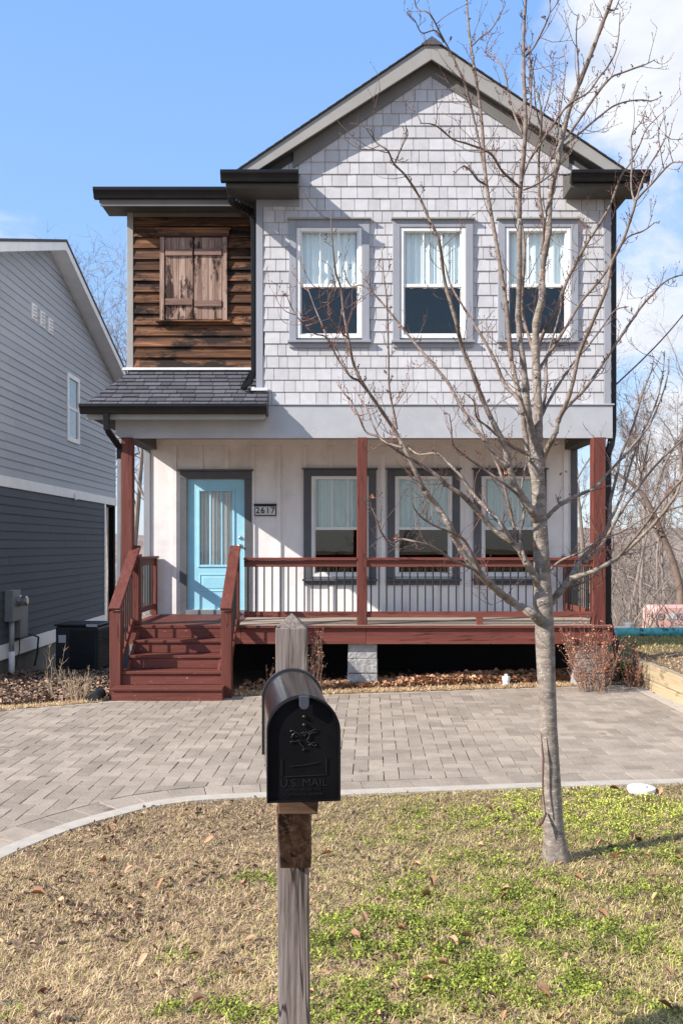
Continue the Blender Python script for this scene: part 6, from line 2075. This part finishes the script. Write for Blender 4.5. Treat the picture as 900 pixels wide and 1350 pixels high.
def shrub(name, label, cat, x, y, H, W, nst, leaves, seed, stem_m, leaf_m, leaf_size=0.016, lean=0.0, rad=0.004):
    r = random.Random(seed)
    z = gz_(x, y)
    t = thing(name, label, cat, (x, y, z))
    sm, lm = MB(), MB()
    for k in range(nst):
        a = r.uniform(0, 2 * math.pi); rr = r.uniform(0, 0.10) * W / 0.4
        p = Vector((x + rr * math.cos(a), y + rr * math.sin(a), z - 0.03))
        d = Vector((math.cos(a) * r.uniform(0.05, 0.55) * W / H + lean, math.sin(a) * r.uniform(0.05, 0.4) * W / H, 1)).normalized()
        h = H * r.uniform(0.55, 1.0)
        pts = [p.copy()]; q = p.copy(); dd = d.copy(); n = 7
        for i in range(n):
            dd = (dd + Vector((r.gauss(0, 0.10), r.gauss(0, 0.10), 0.02))).normalized()
            q = q + dd * h / n
            pts.append(q.copy())
            if i > 0 and r.random() < 0.8:
                for _ in range(r.randint(1, 3)):
                    sd = (dd + Vector((r.uniform(-1, 1), r.uniform(-1, 1), r.uniform(-0.1, 0.7)))).normalized()
                    L = h * r.uniform(0.08, 0.22)
                    s2 = q + sd * L * 0.5; s3 = s2 + (sd + Vector((r.gauss(0, .3), r.gauss(0, .3), .3))).normalized() * L * 0.5
                    sm.tube([q, s2, s3], [rad * 0.5, rad * 0.4, rad * 0.25], 3, cap=False)
                    for _l in range(leaves if r.random() < 0.9 else 0):
                        c = q.lerp(s3, r.uniform(0.2, 1.1)) + Vector((r.gauss(0, .012), r.gauss(0, .012), r.gauss(0, .012)))
                        a1 = Vector((r.gauss(0, 1), r.gauss(0, 1), r.gauss(-0.5, 1))).normalized() * leaf_size * r.uniform(0.6, 1.3)
                        b1 = a1.orthogonal().normalized() * leaf_size * r.uniform(0.25, 0.55)
                        lm.add([c, c + a1 * 0.5 + b1, c + a1 * 1.1, c + a1 * 0.5 - b1], [(0, 1, 2), (0, 2, 3)])
        sm.tube(pts, [rad * (1 - 0.7 * i / n) for i in range(n + 1)], 4, cap=False)
    build('stems', sm, stem_m, t)
    if lm.v:
        build('leaves', lm, leaf_m, t)
    return t


shrub('dry_shrub', 'rust coloured dried shrub in front of the right porch corner', 'shrub', 3.34, 11.55, 1.0, 0.80, 62, 3, 1, M['shrub'], M['shrubleaf'], 0.026)
shrub('dry_shrub', 'small rusty dried shrub hugging the foot of the black downspout', 'shrub', 3.95, 11.85, 0.62, 0.34, 16, 3, 2, M['shrub'], M['shrubleaf'], 0.024)
shrub('dry_shrub', 'dried shrub half hidden behind the mailbox post', 'shrub', -0.42, 11.55, 0.82, 0.50, 26, 2, 3, M['shrub'], M['shrubleaf'], 0.020, lean=0.05)
shrub('dry_shrub', 'sparse twiggy shrub under the porch edge beside the stairs', 'shrub', -0.98, 11.72, 0.62, 0.4, 7, 1, 4, M['shrub'], M['shrubleaf'], 0.016)
shrub('dead_weed', 'straw coloured dead weed clump between the gravel bed and the stairs', 'weed', -3.28, 10.85, 0.46, 0.40, 34, 0, 5, M['weed'], M['weed'], rad=0.0035)
shrub('dead_weed', 'tall thin dead stalk in front of the air conditioner', 'weed', -3.85, 11.6, 0.72, 0.30, 5, 0, 6, M['weed'], M['weed'], rad=0.004)
shrub('evergreen_tuft', 'low green tuft at the far end of the timber wall', 'plant', 4.12, 12.42, 0.22, 0.34, 40, 3, 7, M['clover'], M['clover'], 0.03)

# timber retaining wall
rwll = thing('retaining_wall', 'low retaining wall of two stacked weathered timbers beside the driveway', 'retaining wall', (4.16, 10.0, 0))
for k in range(2):
    for (a, b_) in (((7.0, 9.30), (9.305, 12.30)) if k == 0 else ((7.0, 10.35), (10.355, 12.28))):
        mb = MB().box(4.088 + 0.008 * k, 4.235 + 0.004 * k, a, b_, -0.06 + 0.205 * k, 0.141 + 0.205 * k)
        build('timber', mb, M['timber'], rwll, bevel=0.012, seg=2)
mb = MB().box(4.10, 4.24, 12.31, 12.44, -0.1, 0.30)
build('end_timber', mb, M['timber'], rwll, bevel=0.012, seg=2)

# teal silt sock
sx0, sy = 5.1, 15.4
pts = [Vector((4.3 + k * 0.35, sy + 0.06 * math.sin(k * 0.7), 0)) for k in range(14)]
for p in pts:
    p.z = gz_(p.x, p.y) + 0.055
sp_, sr_ = smooth_path(pts, [0.085] * len(pts), 4)
sr_ = [r * (1 + 0.16 * mnoise.noise(Vector((i * 0.5, 3, 0)))) for i, r in enumerate(sr_)]
mb = MB().tube(sp_, sr_, 14)
so = build('silt_sock', mb, M['sock'], None, smooth=True)
tag(so, 'long teal mesh silt sock lying across the far edge of the right lawn', 'silt sock')

# faded pink container
bx = (893 - 450) / F * 24.0
bzz = -0.56
bn = thing('pink_container', 'faded pink round shouldered container with a white label at the right edge', 'container', (bx, 24.3, bzz))
prof = []
W2, Hh = 0.66, 0.80
for k in range(9):
    a = math.pi - (math.pi / 2) * k / 8
    prof.append((-W2 + 0.16 + 0.16 * math.cos(a), Hh - 0.16 + 0.16 * math.sin(a)))
for k in range(9):
    a = math.pi / 2 - (math.pi / 2) * k / 8
    prof.append((W2 - 0.16 + 0.16 * math.cos(a), Hh - 0.16 + 0.16 * math.sin(a)))
prof += [(W2 + 0.02, -0.5), (-W2 - 0.02, -0.5)]
mb = MB().prism([(bx + a, bzz + b_) for a, b_ in prof], 'y', 23.9, 24.9)
build('body', mb, M['pink'], bn, bevel=0.03, seg=3)
mb = MB().box(bx - 0.35, bx - 0.07, 23.885, 23.897, bzz + 0.46, bzz + 0.62)
build('label', mb, M['paper'], bn)
for q, xq in enumerate((bx - 0.50, bx + 0.05)):
    mb = MB().lathe([(0.075, 0), (0.075, 0.012), (0.058, 0.012), (0.058, 0)], 0, 0, 0, 20)
    mb.f = mb.f[:-2]
    mb.v = [(xq + a * 1.25, 23.897 - c, bzz + 0.54 + b_ * 1.25) for a, b_, c in mb.v]
    for dz in (-0.02, 0.02):
        mb.box(xq - 0.04, xq + 0.04, 23.886, 23.896, bzz + 0.54 + dz - 0.009, bzz + 0.54 + dz + 0.009)
    build('round_emblem', mb, M['grey_box'], bn)
mb = MB().box(bx - W2 - 0.015, bx + W2 + 0.015, 23.88, 24.92, bzz + 0.12, bzz + 0.15)
build('seam', mb, M['pink'], bn, bevel=0.008)
# clay mound beside it
mb = MB()
cx_, cy_ = (860 - 450) / F * 23.4, 23.4
for i in range(13):
    for j in range(24):
        t = i / 12 * math.pi / 2; a = 2 * math.pi * j / 24
        n_ = 1 + 0.25 * mnoise.noise(Vector((math.cos(a) * 2, math.sin(a) * 2, i * 0.4)))
        mb.v.append((cx_ + 0.19 * n_ * math.cos(t) * math.cos(a), cy_ + 0.2 * n_ * math.cos(t) * math.sin(a), -0.95 + 1.02 * n_ * math.sin(t)))
for i in range(12):
    for j in range(24):
        j2 = (j + 1) % 24
        mb.f.append((i * 24 + j, i * 24 + j2, (i + 1) * 24 + j2, (i + 1) * 24 + j))
mo = build('clay_mound', mb, M['mound'], None, smooth=True)
tag(mo, 'pale pinkish clay heap leaning against the pink container', 'clay heap')
# grey concrete kerb blocks
for (x0p, x1p, yt_, D, lab) in ((806, 829, 827, 22.0, 'long low grey concrete block behind the teal sock'), (829, 836, 822, 22.4, 'small grey cube shaped block at the end of the long grey one')):
    x0, x1 = (x0p - 450) / F * D, (x1p - 450) / F * D
    zt_ = CAM_Z - (yt_ - 718) / F * D
    mb = MB().box(x0, x1, D, D + 0.35, zt_ - 0.9, zt_)
    o = build('concrete_block', mb, M['grey_box'], None, bevel=0.02, seg=2)
    tag(o, lab, 'block')

# white cleanout caps
def cap(x, y, z, r, h, label):
    t = thing('cleanout_cap', label, 'pipe cap', (x, y, z))
    mb = MB().lathe([(r * 0.9, -0.12), (r * 0.9, h * 0.5), (r, h * 0.5), (r * 1.02, h * 0.62), (r * 1.0, h), (r * 0.94, h * 1.05), (0.001, h * 1.06)], 0, 0, 0, 24)
    build('pipe', mb, M['pvc_white'], t, local=True, smooth=False)
    mb = MB().lathe([(r * 0.42, h * 1.04), (r * 0.42, h * 1.3), (r * 0.36, h * 1.36), (0.001, h * 1.37)], 0, 0, 0, 6)
    build('plug', mb, M['pvc_white'], t, local=True)
    return t


p = P(667, 892, 12.02)
cap(p.x, 12.02, gz_(p.x, 12.02) + 0.02, 0.055, 0.10, 'white plastic pipe cap standing among the leaves under the porch')
p = P(845, 1047, 6.75)
cap(p.x, 6.75, gz_(p.x, 6.75) - 0.01, 0.105, 0.05, 'broad white drain cap in the grass at the kerb')

# corrugated drain end and rock near the stairs
mb = MB()
for k in range(16):
    y = 10.75 + k * 0.022
    mb.lathe([(0.001, 0), (0.062, 0), (0.070, 0.008), (0.062, 0.016), (0.001, 0.017)], 0, 0, 0, 14)
    nv_ = 14 * 5
    for q in range(nv_):
        a, b_, c = mb.v[-nv_ + q]
        mb.v[-nv_ + q] = (-3.06 + a, y + c, 0.055 + b_)
o = build('drain_pipe', mb, M['rubber'], None)
tag(o, 'short black corrugated drain pipe end beside the left foot of the stairs', 'pipe')

# overhead service cable
a = Vector((3.76, 12.4, 4.1)); b_ = Vector((16.0, 24.0, 15.5))
d_ = P(900, 390, 16.0)
b_ = a + (d_ - a) * 2.2
pts = [a.lerp(b_, k / 20) - Vector((0, 0, 0.35 * math.sin(math.pi * k / 20))) for k in range(21)]
mb = MB().tube(pts, 0.012, 6)
o = build('service_cable', mb, M['cable'], None, smooth=True)
tag(o, 'thin black overhead cable rising from the house to the upper right', 'cable')

# ================================================================== GROUND COVER
def scatter_lawn(n, ymin=2.5, ymax=7.2):
    """points on the lawn, denser towards the viewer, inside what can be seen"""
    out = []
    while len(out) < n:
        m_ = n * 2
        D = ymin * (ymax / ymin) ** rng.random(m_)
        x = (rng.random(m_) * 1.12 - 0.56) * 900 / F * D
        cd_ = curb_dist(x, D)
        k = (cd_ > 0.012)
        out += list(zip(x[k], D[k]))
    return np.array(out[:n])


def blades(name, pts, gr_, lmin, lmax, w, flat, material):
    n = len(pts)
    z = height(pts[:, 0], pts[:, 1])
    a = rng.random(n) * 2 * np.pi
    L = lmin + (lmax - lmin) * rng.random(n) ** 1.6
    el = np.clip(rng.normal(flat, 0.33, n), 0.02, 1.5)
    dx, dy = np.cos(a), np.sin(a)
    w_ = w * (0.6 + 0.8 * rng.random(n))
    bx_, by_ = -dy * w_ / 2, dx * w_ / 2
    el2 = el * (rng.random(n) * 1.2 - 0.35)
    p0 = np.stack([pts[:, 0], pts[:, 1], z - 0.004 + 0.012 * rng.random(n)], 1)
    p1 = p0 + np.stack([dx * np.cos(el), dy * np.cos(el), np.sin(el)], 1) * (L * 0.55)[:, None]
    p2 = p1 + np.stack([dx * np.cos(el2), dy * np.cos(el2), np.sin(el2)], 1) * (L * 0.45)[:, None]
    b = np.stack([bx_, by_, np.zeros(n)], 1)
    V = np.stack([p0 - b, p0 + b, p1 + b * 0.8, p1 - b * 0.8, p2], 1).reshape(-1, 3)
    i0 = np.arange(n) * 5
    T = np.concatenate([np.stack([i0, i0 + 1, i0 + 2], 1), np.stack([i0, i0 + 2, i0 + 3], 1), np.stack([i0 + 3, i0 + 2, i0 + 4], 1)])
    o = fast_mesh(name, V, T, 3, material, {'green': np.repeat(gr_, 5)})
    return o


def discs(name, pts, gr_, size, hmin, hmax, material, tilt=0.5, elong=1.0, curl=0.0):
    """small leaves as bent two-facet blades"""
    n = len(pts)
    z = pts[:, 2] if pts.shape[1] > 2 else height(pts[:, 0], pts[:, 1])
    a = rng.random(n) * 2 * np.pi
    s = size * (0.5 + rng.random(n))
    u = np.stack([np.cos(a), np.sin(a), rng.normal(0, tilt, n)], 1); u /= np.linalg.norm(u, axis=1)[:, None]
    v = np.stack([-np.sin(a), np.cos(a), rng.normal(0, tilt, n)], 1); v /= np.linalg.norm(v, axis=1)[:, None]
    c = np.stack([pts[:, 0], pts[:, 1], z + hmin + (hmax - hmin) * rng.random(n)], 1)
    up = np.zeros((n, 3)); up[:, 2] = curl * s * (0.3 + rng.random(n))
    su = u * (s * elong)[:, None]; sv = v * (s * 0.62)[:, None]
    V = np.stack([c - su, c - su * 0.3 + sv + up, c + su * 0.35 + sv * 0.85 + up, c + su, c + su * 0.35 - sv * 0.85 + up, c - su * 0.3 - sv + up, c], 1).reshape(-1, 3)
    i0 = np.arange(n) * 7
    tr = []
    for (p, q) in ((0, 1), (1, 2), (2, 3), (3, 4), (4, 5), (5, 0)):
        tr.append(np.stack([i0 + 6, i0 + q, i0 + p], 1))
    return fast_mesh(name, V, np.concatenate(tr), 3, material, {'green': np.repeat(gr_, 7)})


pts = scatter_lawn(330000)
gg = np.array([greenness(x, y) for x, y in pts])
dens = np.array([0.5 + 0.5 * mnoise.noise(Vector((x * 5, y * 5, 7.7))) + 0.25 * mnoise.noise(Vector((x * 15, y * 15, 2.2))) for x, y in pts])
keep = (rng.random(len(pts)) < np.clip(0.30 + dens * 1.05, 0.10, 1)) & (rng.random(len(pts)) > gg * 0.55)
olive = 0.12 + 0.42 * np.clip((pts[:, 0] + 0.5) / 1.0, 0, 1) * np.clip(0.6 + dens, 0, 1)
g1 = np.where(rng.random(len(pts)) < gg * 0.6 + olive, 0.5 + 0.5 * rng.random(len(pts)), 0.10 * rng.random(len(pts)))
o = blades('dry_grass', pts[keep], g1[keep], 0.012, 0.060, 0.0024, 0.42, M['blade'])
tag(o, 'dry straw coloured winter grass covering the front lawn', 'grass', kind='stuff')
pts = scatter_lawn(420000)
gg = np.array([greenness(x, y) for x, y in pts])
nn = np.array([mnoise.noise(Vector((x * 22, y * 22, 5.5))) for x, y in pts])
keep = rng.random(len(pts)) < np.clip(gg * 1.15 + nn * 0.5 * (gg > 0.1) + 0.035 * (pts[:, 0] > -0.4), 0, 1) * 0.60
pk = pts[keep]; gk = gg[keep]
# lusher yellow-green towards the kerb on the right
lush = np.clip((pk[:, 1] - 5.3) / 0.9, 0, 1) * np.clip((pk[:, 0] - 0.3) / 1.0, 0, 1)
g2 = np.clip(lush * 0.9 + 0.30 * rng.random(len(pk)), 0, 1)
pk = np.column_stack([pk, height(pk[:, 0], pk[:, 1]) + 0.022 * gk * rng.random(len(pk))])
o = discs('green_clover', pk, g2, 0.0052, 0.002, 0.026, M['clover'], tilt=0.7, curl=0.25, elong=1.25)
tag(o, 'patches of fresh green clover and chickweed in the dry lawn', 'ground cover', kind='stuff')

# fallen leaves: lawn, under the porch, gravel bed
pts = scatter_lawn(14000)
kk = np.array([mnoise.noise(Vector((x * 2.2, y * 2.2, 12.0))) for x, y in pts])
lw = pts[(rng.random(len(pts)) < np.clip(0.10 + kk * 0.9 + (pts[:, 0] < -0.5) * (pts[:, 1] > 3.9) * (0.55 + kk) * 0.9, 0.06, 1))]
o = discs('scattered_leaves', lw, rng.random(len(lw)), 0.0095, 0.004, 0.022, M['leaf_dark'], tilt=0.8, curl=0.9, elong=1.5)
tag(o, 'small dark rotting leaves scattered over the lawn', 'fallen leaves', kind='stuff')
lw = pts[rng.random(len(pts)) < 0.014]
o = discs('tan_leaves', lw, rng.random(len(lw)), 0.019, 0.012, 0.03, M['leaf'], tilt=0.6, curl=0.9, elong=1.5)
tag(o, 'a few large tan fallen leaves lying on the lawn', 'fallen leaves', kind='stuff')

n = 30000
x = rng.uniform(-1.35, 4.06, n); t = rng.random(n)
fe = far_edge(x)
y = fe + 0.42 + np.abs(rng.normal(0.30, 0.30, n))
amt = np.array([mnoise.noise(Vector((a * 1.3, b_ * 1.3, 4.0))) for a, b_ in zip(x, y)])
k = (rng.random(n) < np.clip(0.22 + 0.22 * (x + 1.3) / 2 + amt * 0.6, 0.05, 1)) & (y < 13.3)
pile = 0.13 * np.exp(-((y - fe - 0.62) / 0.22) ** 2) * np.clip((x + 0.2) / 2.0, 0.15, 1)
zz = height(x, y) + pile * rng.random(n)
pl = np.stack([x, y, zz], 1)[k]
o = discs('leaf_litter', pl, rng.random(len(pl)), 0.034, 0.0, 0.02, M['leaf'], tilt=0.6, curl=0.7, elong=1.3)
tag(o, 'rust brown oak leaves drifted along the foot of the porch', 'fallen leaves', kind='stuff')
n = 16000
x = rng.uniform(-7.0, -2.95, n); y = far_edge(x) + 0.55 + 5.0 * rng.random(n) ** 1.5
k = ~((x > -5.35) & (x < -4.4) & (y > 16.0))
pl = np.stack([x, y], 1)[k]
o = discs('leaf_mulch', pl, rng.random(len(pl)), 0.034, 0.0, 0.03, M['leaf_dark'], tilt=0.6, curl=0.6, elong=1.2)
tag(o, 'dark brown leaf mulch filling the bed beside the blue grey house', 'leaf mulch', kind='stuff')
# short straw verge along the far kerb and the raised lawn
n = 60000
x = rng.uniform(-7.2, 4.05, n); y = far_edge(x) + 0.05 + np.abs(rng.normal(0, 0.32, n))
k = ((x < -2.95) | (x > -1.38)) & ((x < -2) | (y < far_edge(x) + 0.62))
pv = np.stack([x, y], 1)[k]
x = rng.uniform(4.25, 8.5, 45000); y = rng.uniform(8.0, 16.2, 45000)
pv = np.concatenate([pv, np.stack([x, y], 1)])
gv = np.where(pv[:, 0] > 4.2, np.clip((pv[:, 1] - 12.8) / 1.6, 0.06, 0.9), np.where(pv[:, 0] < -2.9, 0.12, 0.05)) * (0.4 + 0.9 * rng.random(len(pv)))
o = blades('verge_grass', pv, gv, 0.02, 0.085, 0.006, 0.45, M['blade'])
tag(o, 'thin dry verge grass behind the driveway and on the raised lawn', 'grass', kind='stuff')

# ================================================================== LIGHT, SKY, CAMERA
w = bpy.data.worlds.new('World'); SC.world = w; w.use_nodes = True
nt = w.node_tree
bg = nt.nodes['Background']
S = Vector((-2.2, -1.0, 1.5)).normalized()        # towards the sun
elev = math.asin(S.z); azim = math.atan2(S.x, S.y)
sky = nt.nodes.new('ShaderNodeTexSky'); sky.sky_type = 'NISHITA'; sky.sun_disc = False
sky.sun_elevation = elev; sky.sun_rotation = azim
sky.air_density = 1.0; sky.dust_density = 0.6; sky.ozone_density = 1.4; sky.altitude = 150
tc = nt.nodes.new('ShaderNodeTexCoord')
sep = nt.nodes.new('ShaderNodeSeparateXYZ'); nt.links.new(tc.outputs['Generated'], sep.inputs[0])
mpn = nt.nodes.new('ShaderNodeMapping'); mpn.inputs['Scale'].default_value = (1, 1, 2.0); mpn.inputs['Location'].default_value = (0.35, 0.0, 0.1)
nt.links.new(tc.outputs['Generated'], mpn.inputs['Vector'])
cn = noise_node(nt, mpn.outputs['Vector'], 3.2, 9, 0.56, 0.25)


def math_n(op, a, b=None, clamp=False):
    m = nt.nodes.new('ShaderNodeMath'); m.operation = op; m.use_clamp = clamp
    for i, v in enumerate((a, b)):
        if v is None:
            continue
        if isinstance(v, (int, float)):
            m.inputs[i].default_value = v
        else:
            nt.links.new(v, m.inputs[i])
    return m.outputs[0]


# broad cloud banks: towards the right of the view and near the horizon
right = math_n('MULTIPLY', math_n('SUBTRACT', sep.outputs['X'], 0.225), 1.5)
right = math_n('MINIMUM', right, 0.16)
left = math_n('MULTIPLY', math_n('SUBTRACT', math_n('MULTIPLY', sep.outputs['X'], -1.0), 0.235), 1.8)
left = math_n('SUBTRACT', math_n('MINIMUM', left, 0.14), math_n('MULTIPLY', math_n('ABSOLUTE', math_n('SUBTRACT', sep.outputs['Z'], 0.31)), 1.2))
low = math_n('MULTIPLY', math_n('MINIMUM', math_n('SUBTRACT', sep.outputs['Z'], 0.22), 0.0), 1.1)
cov = math_n('ADD', math_n('MAXIMUM', right, left), low)
cf = math_n('ADD', cn.outputs['Fac'], cov)
mr = nt.nodes.new('ShaderNodeMapRange'); mr.interpolation_type = 'SMOOTHSTEP'
mr.inputs['From Min'].default_value = 0.50; mr.inputs['From Max'].default_value = 0.66
nt.links.new(cf, mr.inputs['Value'])
cn2 = noise_node(nt, mpn.outputs['Vector'], 7, 6, 0.6, 0.3)
ccol = ramp(nt, cn2.outputs['Fac'], [(0.32, (4.0, 4.35, 5.0)), (0.66, (5.5, 5.6, 5.8))])
# even blue lift of the sky
skyc = mixc(nt, 1.0, sky.outputs[0], (1.10, 1.05, 1.05), 'MULTIPLY')
zr_s = nt.nodes.new('ShaderNodeMapRange'); zr_s.inputs['From Min'].default_value = 0.0; zr_s.inputs['From Max'].default_value = 0.5
nt.links.new(sep.outputs['Z'], zr_s.inputs['Value'])
skyc = mixc(nt, 0.62, skyc, ramp(nt, zr_s.outputs['Result'], [(0.0, (3.2, 4.0, 5.2)), (0.42, (2.2, 3.9, 6.7)), (1.0, (1.7, 3.4, 6.8))]))
fin = mixc(nt, mr.outputs['Result'], skyc, ccol)
nt.links.new(fin, bg.inputs['Color'])
bg.inputs['Strength'].default_value = 0.11

sun = bpy.data.lights.new('sun', 'SUN'); sun.energy = 4.9; sun.angle = math.radians(0.53); sun.color = (1.0, 0.93, 0.84)
so_ = bpy.data.objects.new('sun', sun); COL.objects.link(so_)
so_.rotation_euler = S.to_track_quat('Z', 'Y').to_euler()
so_.location = (-20, -10, 20)

cam = bpy.data.cameras.new('camera'); co = bpy.data.objects.new('camera', cam); COL.objects.link(co)
co.location = (0, 0, CAM_Z); co.rotation_euler = (math.pi / 2, 0, 0)
cam.sensor_fit = 'HORIZONTAL'; cam.sensor_width = 24.0; cam.lens = F / 900 * 24.0
cam.shift_y = 43 / 900.0
cam.clip_start = 0.05; cam.clip_end = 5000
SC.camera = co
SC.view_settings.view_transform = 'Standard'
SC.view_settings.look = 'None'
SC.view_settings.exposure = 0.78
SC.view_settings.gamma = 1.0
